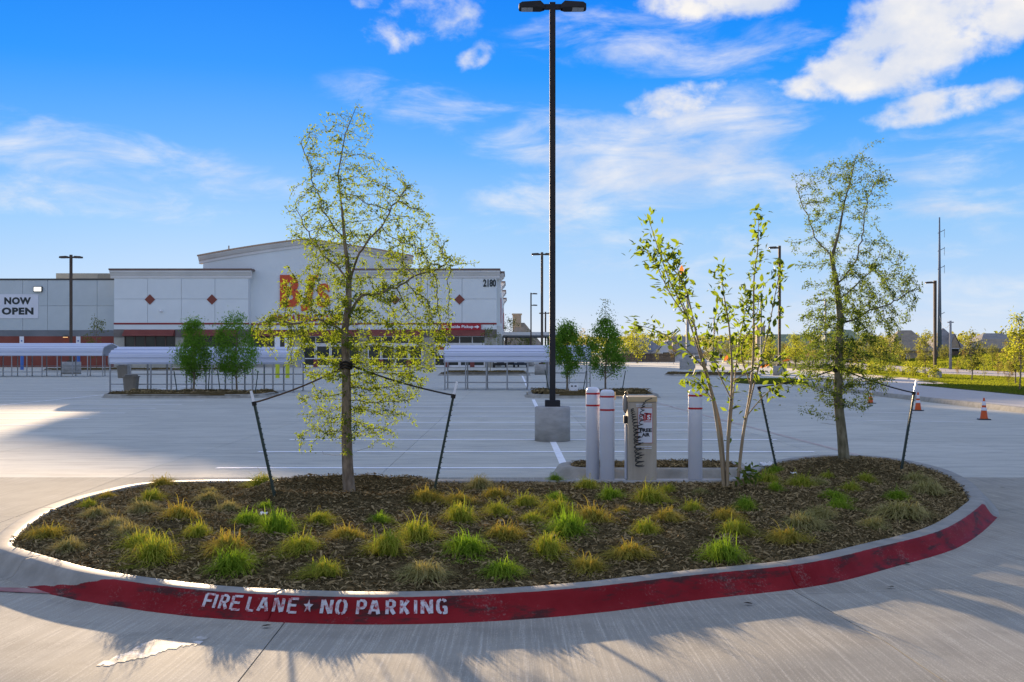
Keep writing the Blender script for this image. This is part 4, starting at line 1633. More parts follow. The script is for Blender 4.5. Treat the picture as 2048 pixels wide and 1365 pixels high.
MB().bar((0, 0, -.3), (0, 0, pz(642, 120) - .2), .17, .12, 8).build('mast', M_GALV, up, True)
MB().bar((-.35, 0, pz(645, 120) - .2), (.35, 0, pz(645, 120) - .2), .06).build('crossarm', M_GALV, up)
wire = []
A, B = Vector((pxx(1879, YP), YP, pz(632, YP))), Vector((pxx(1901, 120), 120, pz(646, 120)))
for k in range(13):
    q = A.lerp(B, k / 12)
    q.z -= 1.2 * (1 - (2 * k / 12 - 1) ** 2)
    wire.append(q)
tag(MB().tube(wire, .02, 4).build('power_wire', M_STEELG), 'thin wire sagging from the steel power pole to the utility pole', 'wire')

# ------------------------------------------------------------------ small signs and posts far off
M_YEL = mat('yellow_green_sleeve', (0.50, 0.55, 0.03), rough=0.5)
M_BLUE = mat('blue_sleeve', (0.06, 0.15, 0.42), rough=0.5)


def bollard_sign(px, Y, sleeve, label, group, sz=1.0):
    t = thing('sign_post', label, 'sign post', (pxx(px, Y), Y, 0), 0, group)
    MB().lathe([(.13 * sz, 0), (.13 * sz, 1.15 * sz), (.05 * sz, 1.22 * sz)], 12).build('sleeve', sleeve, t)
    MB().bar((0, 0, 1.2 * sz), (0, 0, 2.6 * sz), .035 * sz).build('post', M_GALV, t)
    MB().box(-.17 * sz, .17 * sz, -.06 * sz, -.04 * sz, 1.75 * sz, 2.65 * sz).build('plate', M_WHITE, t)
    return t


s1 = bollard_sign(555, 78, M_YEL, 'left of two sign posts in yellow-green sleeves behind the left tree', 'yellow-green sign posts', 1.12)
bollard_sign(575, 78, M_YEL, 'right of two sign posts in yellow-green sleeves behind the left tree', 'yellow-green sign posts', 1.12)
b1 = bollard_sign(44, 118, M_BLUE, 'accessible parking sign in a blue sleeve below the banner', 'accessible parking signs', 1.35)
b2 = bollard_sign(157, 118, M_BLUE, 'accessible parking sign in a blue sleeve right of the left lamp post', 'accessible parking signs', 1.35)
for b in (b1, b2):
    pl = [o for o in b.children if o.name.startswith('plate')][0]
    MB().lathe([(.09, -.01), (.09, .01)], 10).build('symbol', M_BLUE, pl)
    q = [o for o in pl.children][0]
    q.rotation_euler = (R(90), 0, 0)
    q.location = (0, -.09, 3.1)

gs = thing('ground_sign', 'small white sign on a wire frame under the trees behind the lamp post', 'sign', (pxx(1147, 43.4), 43.4, .2))
MB().box(-.17, .17, -.01, .01, .06, .33).build('board', M_WHITE, gs)
for a in (-.1, .04):
    MB().box(a, a + .08, -.016, -.0105, .22, .27).build('print', M_BLACK, gs)
MB().box(-.12, -.11, .0, .01, -.1, .3).box(.11, .12, 0, .01, -.1, .3).build('frame', M_GALV, gs)

# ------------------------------------------------------------------ cars under the canopy
M_TYRE = mat('tyre_rubber', (0.02, 0.02, 0.02), rough=0.8)
M_HEADL = mat('headlight_glass', (0.5, 0.5, 0.5), rough=0.2)


def car(px, Y, paint, label):
    t = thing('parked_car', label, 'car', (pxx(px, Y), Y, 0), 0, 'cars parked by the store')
    body = MB()
    sec = [(-2.2, .35, .62, .80), (-2.1, .3, .8, .86), (-1.2, .28, .95, .90), (-.7, .28, .98, .90), (1.6, .28, 1.0, .90), (2.2, .32, .92, .84), (2.25, .4, .8, .78)]
    vs, fs = [], []
    for y, z0, z1, w in sec:
        vs += [(-w, y, z0), (-w, y, z1 - .12), (-w * .9, y, z1), (w * .9, y, z1), (w, y, z1 - .12), (w, y, z0)]
    for k in range(len(sec) - 1):
        fs += [(6 * k + i, 6 * k + (i + 1) % 6, 6 * k + 6 + (i + 1) % 6, 6 * k + 6 + i) for i in range(6)]
    fs += [(5, 4, 3, 2, 1, 0), tuple(range(len(vs) - 6, len(vs)))]
    body.add(vs, fs)
    body.build('body', paint, t)
    vs = []
    for y, z, w in ((-1.15, .95, .8), (-.35, 1.42, .62), (1.0, 1.44, .62), (1.9, 1.0, .78)):
        vs += [(-w, y, z), (w, y, z)]
    vs += [(-.8, 1.9, .95), (.8, 1.9, .95)]
    MB().add(vs, [(0, 1, 3, 2), (2, 3, 5, 4), (4, 5, 7, 6), (0, 2, 4, 6), (1, 7, 5, 3)]).build('cabin', M_GLASS, t)
    for sx_ in (-1, 1):
        MB().box(sx_ * .62 - .16, sx_ * .62 + .16, -2.2, -2.1, .58, .72).build('headlight', M_HEADL, t)
        for yy in (-1.35, 1.35):
            w = MB().lathe([(.2, -.11), (.33, -.1), (.33, .1), (.2, .11)], 16).build('wheel', M_TYRE, t)
            w.rotation_euler = (0, R(90), 0)
            w.location = (sx_ * .82, yy, .33)
    MB().box(-.5, .5, -2.23, -2.15, .42, .52).build('grille', M_BLACK, t)
    return t


car(1001, 137, mat('black_car_paint', (0.02, 0.02, 0.022), rough=0.25), 'black car parked at the corner of the store')
car(1024, 145, mat('grey_car_paint', (0.07, 0.08, 0.085), rough=0.25), 'dark grey car parked between the black car and the blue one')
car(1041, 139, mat('blue_car_paint', (0.04, 0.055, 0.08), rough=0.25), 'dark blue car parked under the canopy, rightmost of its row')
car(1397, 160, mat('silver_car_paint', (0.35, 0.33, 0.33), rough=0.3), 'silver car far off behind the stems of the crepe myrtle')

# ------------------------------------------------------------------ houses and fences beyond
M_SHING = [mat('shingle_%s' % n_, tuple(np.array(c) * 1.9), tuple(np.array(c) * 2.5), 1.2, 0.9, 0.1) for n_, c in
           (('grey', (0.11, 0.105, 0.10)), ('brown', (0.125, 0.105, 0.08)), ('slate', (0.085, 0.09, 0.10)), ('green', (0.105, 0.125, 0.085)))]  # the green one has a lens-flare tint painted into its colour
M_BRICK = mat('tan_brick', (0.34, 0.27, 0.19), (0.42, 0.34, 0.25), 2.0, 0.9, 0.1)
M_PALEW = mat('pale_siding', (0.5, 0.5, 0.5), (0.56, 0.56, 0.55), 1.0, 0.8, 0.15)
M_FENCE = mat('brown_fence_board', (0.095, 0.07, 0.05), (0.15, 0.11, 0.075), 1.0, 0.9, 0.1)


def house(px0, px1, Y, ptop, pwall, zb, shing, wall, label, gable=None, chimney=None, ridge=.35):
    """hip-roofed house: px0..px1 eaves, ptop ridge row, pwall eave row"""
    x0, x1 = pxx(px0, Y), pxx(px1, Y)
    cx, w = (x0 + x1) / 2, (x1 - x0) / 2
    D = min(14.0, max(9.0, w * 1.3))
    ze_, zr_ = pz(pwall, Y) - zb, pz(ptop, Y + D / 2) - zb
    t = thing('brick_house', label, 'house', (cx, Y, zb), 0, 'houses beyond the road')
    wo = MB().box(-w + .5, w - .5, .5, D - .5, -1.0, ze_).build('wall', wall, t)
    for k in range(2):
        xx = -w + (2 * w) * (k + .7) / 2.4
        f = MB().box(xx - .6, xx + .6, .43, .52, ze_ - 1.9, ze_ - .6).build('window', M_FRAMEW, t)
        MB().box(xx - .5, xx + .5, .40, .44, ze_ - 1.8, ze_ - .7).build('pane', M_GLASS, f)
    rl = w * ridge
    vs = [(-w, 0, ze_), (w, 0, ze_), (w, D, ze_), (-w, D, ze_), (-rl, D / 2, zr_), (rl, D / 2, zr_),
          (-w, 0, ze_ - .2), (w, 0, ze_ - .2), (w, D, ze_ - .2), (-w, D, ze_ - .2)]
    fs = [(0, 1, 5, 4), (1, 2, 5), (2, 3, 4, 5), (3, 0, 4), (6, 7, 1, 0), (7, 8, 2, 1), (8, 9, 3, 2), (9, 6, 0, 3), (9, 8, 7, 6)]
    ro = MB().add(vs, fs).build('roof', shing, t)
    if gable is not None:
        gx = pxx(gable, Y) - cx
        gw, gh = w * .42, (zr_ - ze_) * .72
        MB().add([(gx - gw, -.6, ze_ - .1), (gx + gw, -.6, ze_ - .1), (gx, -.6, ze_ + gh), (gx, D * .45, ze_ + gh), (gx - gw, D * .3, ze_ - .1), (gx + gw, D * .3, ze_ - .1)],
                 [(0, 2, 3, 4), (1, 5, 3, 2)]).build('gable_roof', shing, t)
        MB().prism_y([(gx - gw * .9, -1), (gx + gw * .9, -1), (gx + gw * .9, ze_ - .15), (gx, ze_ + gh * .93), (gx - gw * .9, ze_ - .15)], -.45, .6).build('gable_wall', wall, t)
        f = MB().box(gx - .8, gx + .8, -.52, -.46, ze_ - 1.2, ze_ + .2).build('window', M_FRAMEW, t)
        MB().box(gx - .7, gx + .7, -.55, -.52, ze_ - 1.1, ze_ + .1).build('pane', M_GLASS, f)
    if chimney is not None:
        qx = pxx(chimney, Y) - cx
        c = MB().box(qx - .9, qx + .9, D / 2 - .9, D / 2 + .9, ze_, zr_ + 1.9, .03).build('chimney', M_BRICK, ro)
        MB().box(qx - 1.05, qx + 1.05, D / 2 - 1.05, D / 2 + 1.05, zr_ + 1.6, zr_ + 1.9).build('chimney_cap', M_BRICK, t)
    return t


house(1000, 1088, 225, 646, 693, 0, M_SHING[1], M_BRICK, 'brown house with a brick chimney just right of the store', chimney=1034, ridge=.12)
house(1238, 1332, 262, 676, 702, 0, M_SHING[2], M_PALEW, 'slate-roofed house behind the fence left of the crepe myrtle', ridge=.3)
house(1312, 1412, 252, 673, 706, 0, M_SHING[0], M_PALEW, 'house with a pale front gable behind the crepe myrtle stems', gable=1331, ridge=.25)
house(1420, 1500, 300, 682, 704, 0, M_SHING[1], M_BRICK, 'low far house seen through the middle of the crepe myrtle', ridge=.4)
house(1520, 1645, 235, 669, 705, 1.2, M_SHING[3], M_BRICK, 'broad house with a flare-tinted greenish roof right of the single-head lamp post', chimney=1530, ridge=.5)
house(1630, 1762, 215, 660, 703, 1.4, M_SHING[3], M_BRICK, 'large house with a flare-tinted greenish roof behind the right tree', ridge=.3)
house(1782, 1872, 205, 661, 701, 1.6, M_SHING[1], M_BRICK, 'house with a wide brown hip roof left of the power pole', ridge=.3)
house(1872, 1936, 215, 657, 699, 1.7, M_SHING[0], M_BRICK, 'house with a steep pointed roof right of the power pole', gable=1908, ridge=.05)
house(1962, 2046, 240, 667, 682, 1.7, M_SHING[0], M_BRICK, 'two-storey house at the far right edge, dark flat-topped roof', ridge=.45)
house(1958, 2075, 205, 678, 697, 1.7, M_SHING[1], M_BRICK, 'low brown-roofed house in front of the two-storey one at the right edge', ridge=.5)


def fence(px0, px1, Y, top, zb, label, n):
    x0, x1 = pxx(px0, Y), pxx(px1, Y)
    t = thing('board_fence', label, 'fence', ((x0 + x1) / 2, Y, zb))
    w = (x1 - x0)
    pm_ = MB().box(-w / n * .47, w / n * .47, 0, .05, -.6, 0).mesh('board', M_FENCE)
    h = pz(top, Y) - zb
    pm_ = MB().box(-w / n * .47, w / n * .47, 0, .05, -.6, h).mesh('board', M_FENCE)
    for k in range(n):
        link('board', pm_, t, (-w / 2 + w * (k + .5) / n, 0, .02 * ((k * 7) % 3)))
    MB().box(-w / 2, w / 2, .06, .12, h * .3, h * .3 + .1).box(-w / 2, w / 2, .06, .12, h * .8, h * .8 + .1).build('rail', M_FENCE, t)
    return t


fence(1215, 1350, 228, 707.5, -.05, 'brown board fence between the parking lot and the slate-roofed house', 60)
fence(1866, 2050, 196, 703.5, 1.6, 'dark board fence along the top of the grass bank', 70)

# ------------------------------------------------------------------ vegetation
M_BARK = mat('grey_brown_bark', (0.13, 0.10, 0.07), (0.30, 0.24, 0.17), 16.0, 0.9, 0.1, 0.7, 50, stretch=(1, 1, .35))
M_BARKG = mat('mossy_bark', (0.10, 0.09, 0.05), (0.25, 0.22, 0.14), 18.0, 0.9, 0.1, 0.7, 50, stretch=(1, 1, .35))
M_STEM = mat('smooth_tan_stem', (0.26, 0.19, 0.11), (0.38, 0.30, 0.19), 9.0, 0.75, 0.2, 0.2, 40, stretch=(1, 1, .2))
M_LEAF1 = mat('olive_leaf', (0.05, 0.085, 0.014), (0.12, 0.14, 0.03), 0.9, 0.7, 0.0, island=0.6, translucent=(0.21, 0.29, 0.018), tfac=0.48)
M_LEAF2 = mat('grey_green_leaf', (0.045, 0.075, 0.018), (0.10, 0.13, 0.035), 0.9, 0.7, 0.0, island=0.6, translucent=(0.15, 0.22, 0.03), tfac=0.45)
M_LEAF3 = mat('myrtle_leaf', (0.045, 0.075, 0.015), (0.09, 0.115, 0.03), 0.9, 0.6, 0.08, island=0.6, translucent=(0.20, 0.29, 0.02), tfac=0.5)
M_LEAF3R = mat('myrtle_leaf_red', (0.16, 0.05, 0.02), (0.2, 0.08, 0.02), 0.9, 0.4, 0.4, translucent=(0.5, 0.16, 0.04), tfac=0.5)
M_LEAF4 = mat('deep_green_leaf', (0.10, 0.23, 0.028), (0.19, 0.33, 0.045), 0.9, 0.7, 0.0, island=0.6, translucent=(0.18, 0.34, 0.03), tfac=0.5)
M_LEAF5 = mat('far_leaf', (0.05, 0.075, 0.02), (0.10, 0.115, 0.035), 0.3, 0.7, 0.0, island=0.6, translucent=(0.26, 0.28, 0.05), tfac=0.5)
M_LEAF6 = mat('far_bright_leaf', (0.06, 0.09, 0.015), (0.11, 0.13, 0.025), 0.3, 0.7, 0.0, island=0.6, translucent=(0.36, 0.40, 0.035), tfac=0.55)
M_LEAF7 = mat('far_russet_leaf', (0.09, 0.07, 0.03), (0.14, 0.10, 0.045), 0.3, 0.7, 0.0, island=0.6, translucent=(0.32, 0.25, 0.07), tfac=0.5)


def leaf_np(C, D, N, L, W):
    """folded rhombic leaves: base C, direction D, face normal N"""
    Sd = np.cross(D, N)
    Sd /= np.linalg.norm(Sd, axis=1)[:, None] + 1e-9
    N = np.cross(Sd, D)
    L, W = L[:, None], W[:, None]
    q = [C, C + D * L * .45 + Sd * W / 2 + N * W * .16, C + D * L - N * L * .08, C + D * L * .45 - Sd * W / 2 + N * W * .16]
    V = np.stack(q, 1).reshape(-1, 3)
    b = np.arange(len(C))[:, None] * 4
    return V, np.concatenate([b + np.array([0, 1, 2]), b + np.array([0, 2, 3])])


def colonize(stem, stem_r, attr, step, infl, kill, seed, gnarl=.28, iters=110, sag=0.0, maxn=5200):
    """grow branches from the trunk's nodes towards points of the crown"""
    r = np.random.RandomState(seed)
    pos = [np.array(p) for p in stem]
    par = [-1] + list(range(len(stem) - 1)) if True else []
    par = list(par)
    A = np.array(attr)
    alive = np.ones(len(A), bool)
    dmin = np.full(len(A), 1e9)
    near = np.zeros(len(A), int)
    P = np.array(pos)
    D = np.linalg.norm(A[:, None] - P[None], axis=2)
    near = D.argmin(1)
    dmin = D.min(1)
    for it in range(iters):
        act = alive & (dmin < infl)
        if not act.any():
            break
        ids = near[act]
        vec = A[act] - np.array(pos)[ids]
        vec /= np.linalg.norm(vec, axis=1)[:, None] + 1e-9
        acc = {}
        for i, v in zip(ids, vec):
            acc[i] = acc.get(i, 0) + v
        new = []
        for i, v in acc.items():
            v = v / (np.linalg.norm(v) + 1e-9) + r.normal(0, gnarl, 3)
            if par[i] >= 0 and i >= len(stem):
                pd = pos[i] - pos[par[i]]
                v = v + 0.55 * pd / (np.linalg.norm(pd) + 1e-9)
            v[2] -= sag
            v /= np.linalg.norm(v) + 1e-9
            new.append((i, pos[i] + v * step))
        b = len(pos)
        for i, p in new:
            pos.append(p)
            par.append(i)
        NP = np.array([p for _, p in new])
        D = np.linalg.norm(A[:, None] - NP[None], axis=2)
        nm = D.min(1)
        bt = nm < dmin
        near[bt] = b + D.argmin(1)[bt]
        dmin[bt] = nm[bt]
        alive &= dmin > kill
        if len(pos) > maxn:
            break
    return np.array(pos), par


def branch_mesh(pos, par, stem_n, stem_r, tip, name, m, parent, expo=2.3):
    n = len(pos)
    ch = [[] for _ in range(n)]
    for i, p in enumerate(par):
        if p >= 0:
            ch[p].append(i)
    rad = np.zeros(n)
    for i in range(n - 1, -1, -1):
        rad[i] = tip if not ch[i] else (sum(rad[c] ** expo for c in ch[i])) ** (1 / expo)
    # node order: children always come after parents
    cap = np.array(stem_r)
    for i in range(stem_n):
        rad[i] = cap[i]
    for i in range(stem_n, n):
        p = par[i]
        lim = rad[p] * (.50 if p < stem_n else .96)
        rad[i] = min(rad[i], lim)
    mb = MB()
    done = np.zeros(n, bool)
    starts = [0]
    while starts:
        s = starts.pop()
        chain = [s]
        done[s] = True
        c = s
        while True:
            k = [q for q in ch[c] if not done[q]]
            if not k:
                break
            if c < stem_n - 1 and not done[c + 1]:
                nx = c + 1
            else:
                nx = max(k, key=lambda q: rad[q])
            for q in k:
                if q != nx:
                    starts.append(q)
            done[nx] = True
            chain.append(nx)
            c = nx
        pts = [pos[i] for i in chain]
        rr = [rad[i] for i in chain]
        if par[s] >= 0:
            pts = [pos[par[s]]] + pts
            rr = [min(rad[par[s]], rr[0] * 1.25)] + rr
        if len(pts) > 1:
            mb.tube(pts, rr, 10 if s == 0 else (5 if max(rr) > .006 else 3), caps=False)
    o = mb.build(name, m, parent, smooth=True)
    return o, rad, ch


def px_path(pts, Y, X0, Z0, wob=None):
    return [np.array([pxx(px, Y) - X0, (wob[i] if wob else 0.0), pz(py, Y) - Z0]) for i, (px, py) in enumerate(pts)]


def densify(pts, rr, step):
    P, Rr = [], []
    for i in range(len(pts) - 1):
        n = max(1, int(np.linalg.norm(pts[i + 1] - pts[i]) / step))
        for k in range(n):
            t = k / n
            P.append(pts[i] * (1 - t) + pts[i + 1] * t)
            Rr.append(rr[i] * (1 - t) + rr[i + 1] * t)
    P.append(pts[-1])
    Rr.append(rr[-1])
    return P, Rr


def airy_tree(name, label, base, Y, trunk_px, trunk_r, limbs, sil, nattr, seed, leafm, barkm, nleaf, L, W, strays=(), keep=.34):
    X0, Z0 = base[0], base[2]
    t = thing(name, label, 'tree', base)
    stem, rr = densify(px_path(trunk_px, Y, X0, Z0), trunk_r, .06)
    r = np.random.RandomState(seed)
    sil = np.array(sil, float)
    z = np.array([pz(p, Y) - Z0 for p in sil[:, 0]])[::-1]
    xl = np.array([pxx(p, Y) - X0 for p in sil[:, 1]])[::-1]
    xr = np.array([pxx(p, Y) - X0 for p in sil[:, 2]])[::-1]
    att = []
    k = 0
    while len(att) < nattr:
        zz = r.uniform(z[0], z[-1])
        a, b = np.interp(zz, z, xl), np.interp(zz, z, xr)
        c, w = (a + b) / 2, (b - a) / 2
        if r.rand() > (w / 1.0) ** 1.0:
            continue
        an_, q_ = r.uniform(0, 2 * PI), r.rand() ** .36
        u, v = q_ * math.cos(an_), q_ * math.sin(an_)
        p = np.array([c + u * w, v * w * .95, zz])
        if vnoise(np.array([p[0] * 2.6 + 7]), np.array([p[2] * 2.6 + p[1] * 1.7]), seed)[0] < keep * (0.55 + .45 * math.hypot(u, v)):
            continue
        att.append(p)
    for _ in range(22 if seed == 11 else 8):                      # drooping twigs under the crown
        zz = z[0] + r.uniform(.02, .16) * (z[-1] - z[0])
        a, b = np.interp(zz + .15, z, xl), np.interp(zz + .15, z, xr)
        q = np.array([r.uniform(a * .95, b * .95), r.normal(0, .35), zz])
        for k in range(4):
            att.append(q - np.array([0, 0, .09 * k]))
    for px, py, dy in strays:
        att.append(np.array([pxx(px, Y) - X0, dy, pz(py, Y) - Z0]))
    # main limbs from the photograph count as grown wood
    pos, par = list(stem), [-1] + list(range(len(stem) - 1))
    extra = []
    for lp, lr in limbs:
        q, qr = densify(px_path([x[:2] for x in lp], Y, X0, Z0, [x[2] for x in lp]), lr, .06)
        j = int(np.argmin([np.linalg.norm(s - q[0]) for s in stem]))
        extra.append((j, q[1:], qr[1:]))
    for j, q, qr in extra:
        last = j
        wob = np.zeros(3)
        for p in q:
            wob = wob * .8 + r.normal(0, .014, 3)
            pos.append(p + wob)
            par.append(last)
            last = len(pos) - 1
    ns = len(stem)
    # colonise with the combined skeleton
    A = np.array(att)
    P0 = np.array(pos)
    par0 = list(par)
    pos2, par2 = colonize_from(P0, par0, ns, A, .055, .75, .10, seed)
    o, rad, ch = branch_mesh(pos2, par2, ns, rr, .0022, 'trunk', barkm, t)
    # leaves on the fine wood, in loose clusters
    thin = np.where((rad < .0075) & (np.arange(len(pos2)) > ns) & (pos2[:, 2] > z[0] - .1))[0]
    wz = .7 + 1.0 * np.exp(-((pos2[thin, 2] - (z[0] + .30 * (z[-1] - z[0]))) / (.26 * (z[-1] - z[0]))) ** 2)
    cz = np.cumsum(wz) / wz.sum()
    pick = thin[np.minimum(np.searchsorted(cz, r.rand(nleaf)), len(thin) - 1)]
    C = pos2[pick] + r.normal(0, .022, (nleaf, 3))
    out = pos2[pick] - np.array(pos2)[[par2[i] for i in pick]]
    out /= np.linalg.norm(out, axis=1)[:, None] + 1e-9
    D = out * .6 + r.normal(0, .6, (nleaf, 3)) + np.array([0, 0, -.1])
    D /= np.linalg.norm(D, axis=1)[:, None]
    N = r.normal(0, 1, (nleaf, 3)) + np.array([0, 0, .5])
    N /= np.linalg.norm(N, axis=1)[:, None]
    LL = L * r.uniform(.6, 1.25, nleaf)
    V, FA = leaf_np(C, D, N, LL, LL * W)
    link('crown', np_mesh('crown', V, FA, leafm), t)
    return t


def colonize_from(P0, par0, ns, A, step, infl, kill, seed, gnarl=.30, iters=140, maxn=8500):
    r = np.random.RandomState(seed + 5)
    pos = [p for p in P0]
    par = list(par0)
    n0 = len(pos)
    # the lowest bare part of the trunk does not sprout
    D = np.linalg.norm(A[:, None] - P0[None], axis=2)
    near, dmin = D.argmin(1), D.min(1)
    alive = np.ones(len(A), bool)
    tried = set()
    for it in range(iters):
        act = alive & (dmin < infl)
        if not act.any():
            break
        ids = near[act]
        arr = np.array(pos)
        vec = A[act] - arr[ids]
        vec /= np.linalg.norm(vec, axis=1)[:, None] + 1e-9
        acc = {}
        for i, v in zip(ids, vec):
            acc[i] = acc.get(i, 0) + v
        new = []
        for i, v in acc.items():
            v = v / (np.linalg.norm(v) + 1e-9) + r.normal(0, gnarl, 3)
            if i >= n0:
                pd = pos[i] - pos[par[i]]
                v = v + 0.6 * pd / (np.linalg.norm(pd) + 1e-9)
            else:
                v[2] += .25
            v /= np.linalg.norm(v) + 1e-9
            new.append((i, pos[i] + v * step))
        b = len(pos)
        for i, p in new:
            pos.append(p)
            par.append(i)
        NP = np.array([p for _, p in new])
        D = np.linalg.norm(A[:, None] - NP[None], axis=2)
        nm = D.min(1)
        bt = nm < dmin
        near[bt] = b + D.argmin(1)[bt]
        dmin[bt] = nm[bt]
        alive &= dmin > kill
        if len(pos) > maxn:
            break
    return np.array(pos), par


Y1 = T1[1]
zt1 = float(bedz(T1[0], T1[1]))
airy_tree('young_oak_tree', 'tall airy sunlit tree with small yellow-green leaves standing left of the lamp post', (T1[0], Y1, zt1), Y1,
          [(699, 992), (695, 930), (693, 860), (693, 800), (692, 720), (689, 665), (697, 610), (698, 550), (690, 490), (684, 420), (676, 350), (690, 270), (712, 215)],
          [.070, .060, .055, .051, .045, .040, .035, .029, .019, .012, .008, .005, .003],
          [([(697, 570, 0), (668, 530, .1), (630, 500, .2), (600, 440, .3), (585, 400, .3)], [.02, .018, .014, .01, .005]),
           ([(697, 565, 0), (720, 510, -.15), (770, 450, -.25), (815, 390, -.3)], [.02, .016, .012, .005]),
           ([(694, 640, 0), (725, 590, .1), (790, 575, .2), (850, 545, .25), (900, 525, .2), (950, 518, .15)], [.02, .016, .012, .009, .006, .003]),
           ([(690, 660, 0), (640, 640, -.15), (590, 650, -.2), (530, 650, -.2)], [.018, .014, .010, .005]),
           ([(690, 480, 0), (655, 440, -.1), (625, 360, -.1), (610, 300, 0)], [.014, .012, .008, .004])],
          [(205, 690, 740), (240, 640, 752), (275, 592, 740), (330, 600, 765), (365, 600, 850), (400, 565, 855), (440, 545, 875), (500, 533, 905), (530, 552, 925),
           (560, 560, 885), (610, 550, 900), (650, 512, 905), (680, 520, 915), (720, 548, 890), (760, 575, 870), (800, 598, 830), (850, 602, 790), (880, 640, 765)],
          2700, 11, M_LEAF1, M_BARK, 28000, .040, .36, strays=[(955, 520, .15), (940, 530, .1), (900, 640, .3), (520, 660, -.2), (925, 522, .2), (505, 640, -.1)])

Y2 = T2[1]
zt2 = float(bedz(T2[0], T2[1]))
airy_tree('young_elm_tree', 'airy tree with fine grey-green leaves on the mound at the right end of the island', (T2[0], Y2, zt2), Y2,
          [(1689, 927), (1684, 870), (1676, 800), (1677, 720), (1681, 640), (1676, 590), (1672, 560), (1663, 517), (1678, 465), (1689, 404), (1705, 346), (1712, 310)],
          [.074, .063, .056, .050, .043, .037, .033, .022, .015, .010, .006, .003],
          [([(1675, 572, 0), (1705, 530, -.1), (1715, 486, -.15), (1726, 425, -.1), (1757, 359, 0)], [.034, .03, .024, .014, .005]),
           ([(1680, 600, 0), (1715, 575, .2), (1760, 530, .3), (1790, 480, .3)], [.02, .016, .01, .005]),
           ([(1681, 650, 0), (1720, 625, -.2), (1780, 600, -.3), (1820, 580, -.3)], [.018, .014, .01, .004]),
           ([(1672, 545, 0), (1640, 480, .1), (1610, 400, .2), (1598, 355, .2)], [.018, .014, .009, .004])],
          [(308, 1695, 1725), (330, 1640, 1765), (352, 1605, 1785), (400, 1600, 1792), (430, 1603, 1795), (470, 1612, 1798), (500, 1592, 1810), (540, 1590, 1822), (580, 1598, 1835),
           (620, 1592, 1835), (650, 1600, 1828), (690, 1600, 1815), (730, 1590, 1800), (770, 1602, 1785), (800, 1630, 1765), (822, 1650, 1710)],
          2200, 29, M_LEAF2, M_BARKG, 23000, .040, .36, strays=[(1750, 275, 0), (1770, 282, .1), (1735, 290, 0), (1570, 480, .1), (1580, 470, .1)])

# --- crepe myrtle: several bare stems, leaves towards the tips
Y3 = T3[1]
zt3 = float(bedz(T3[0], T3[1]))
cm = thing('crepe_myrtle', 'multi-stemmed shrub tree with pale tan stems beside the right white bollard', 'tree', (T3[0], Y3, zt3))
STEMS = [  # path in (px, py, depth), start radius, tips
    ([(1449, 992, 0), (1441, 900, 0), (1424, 800, -.05), (1404, 735, -.1), (1372, 640, -.15), (1330, 555, -.2), (1290, 440, -.25)], .020, 1),
    ([(1452, 992, .03), (1443, 860, .05), (1420, 760, .1), (1398, 670, .15), (1375, 570, .2), (1345, 525, .25), (1320, 480, .25)], .019, 1),
    ([(1455, 992, 0), (1456, 880, 0), (1462, 760, -.05), (1455, 660, -.1), (1443, 590, -.12), (1438, 540, -.12)], .019, 1),
    ([(1475, 990, .05), (1487, 880, .05), (1505, 780, .1), (1512, 690, .12), (1514, 560, .15), (1520, 500, .12), (1522, 425, .1)], .019, 1),
    ([(1483, 915, .05), (1489, 870, .05), (1508, 770, 0), (1530, 680, -.05), (1548, 580, -.1), (1557, 530, -.1)], .012, 1),
    ([(1455, 925, 0), (1459, 880, .01), (1475, 760, .15), (1487, 680, .2), (1502, 615, .25), (1505, 590, .25)], .010, 1),
    ([(1404, 735, -.1), (1355, 690, -.2), (1300, 660, -.25), (1262, 652, -.25)], .008, 1),
    ([(1398, 660, .15), (1370, 600, .2), (1362, 540, .2), (1350, 495, .22)], .008, 1),
    ([(1490, 840, .05), (1535, 790, .1), (1575, 765, .1), (1602, 752, .1)], .007, 1),
    ([(1462, 800, -.05), (1430, 740, -.15), (1420, 690, -.2), (1430, 630, -.2)], .008, 1),
    ([(1505, 770, .1), (1490, 700, .2), (1520, 640, .25), (1530, 590, .25)], .008, 1),
    ([(1372, 640, -.15), (1335, 590, -.2), (1300, 520, -.2), (1270, 500, -.2)], .007, 1),
    ([(1424, 800, -.05), (1395, 770, -.2), (1375, 760, -.25)], .006, 1),
    ([(1470, 760, 0), (1520, 730, -.15), (1560, 720, -.15)], .006, 1),
    ([(1481, 930, .05), (1490, 950, -.05), (1500, 945, -.1)], .005, 1),
]
rl = np.random.RandomState(8)
LC, LD, LN, LS = [], [], [], []
for path, r0, _ in STEMS:
    P = px_path([p[:2] for p in path], Y3, T3[0], zt3, [p[2] for p in path])
    C3 = catmull(P, 7, False)
    rr = np.linspace(r0, .0028, len(C3))
    MB().tube(list(C3), list(rr), 8 if r0 > .01 else 6).build('stem', M_STEM, cm, True)
    n = len(C3)
    full = r0 > .010
    for i in range(n):
        u = i / (n - 1)
        lo = .50 if full else .18
        if u < lo:
            continue
        dens = 7 if u > lo + .12 else 3
        d = C3[min(i + 1, n - 1)] - C3[max(i - 1, 0)]
        d /= np.linalg.norm(d)
        for k in range(dens):
            if rl.rand() < .12:
                continue
            off = rl.normal(0, .055 if u < .97 else .04, 3)
            D = d * .5 + rl.normal(0, .65, 3) + np.array([0, 0, -.12])
            LC.append(C3[i] + off)
            LD.append(D / np.linalg.norm(D))
            N = rl.normal(0, .7, 3) + np.array([0, 0, 1])
            LN.append(N / np.linalg.norm(N))
            LS.append(rl.uniform(.055, .105))
LC, LD, LN, LS = map(np.array, (LC, LD, LN, LS))


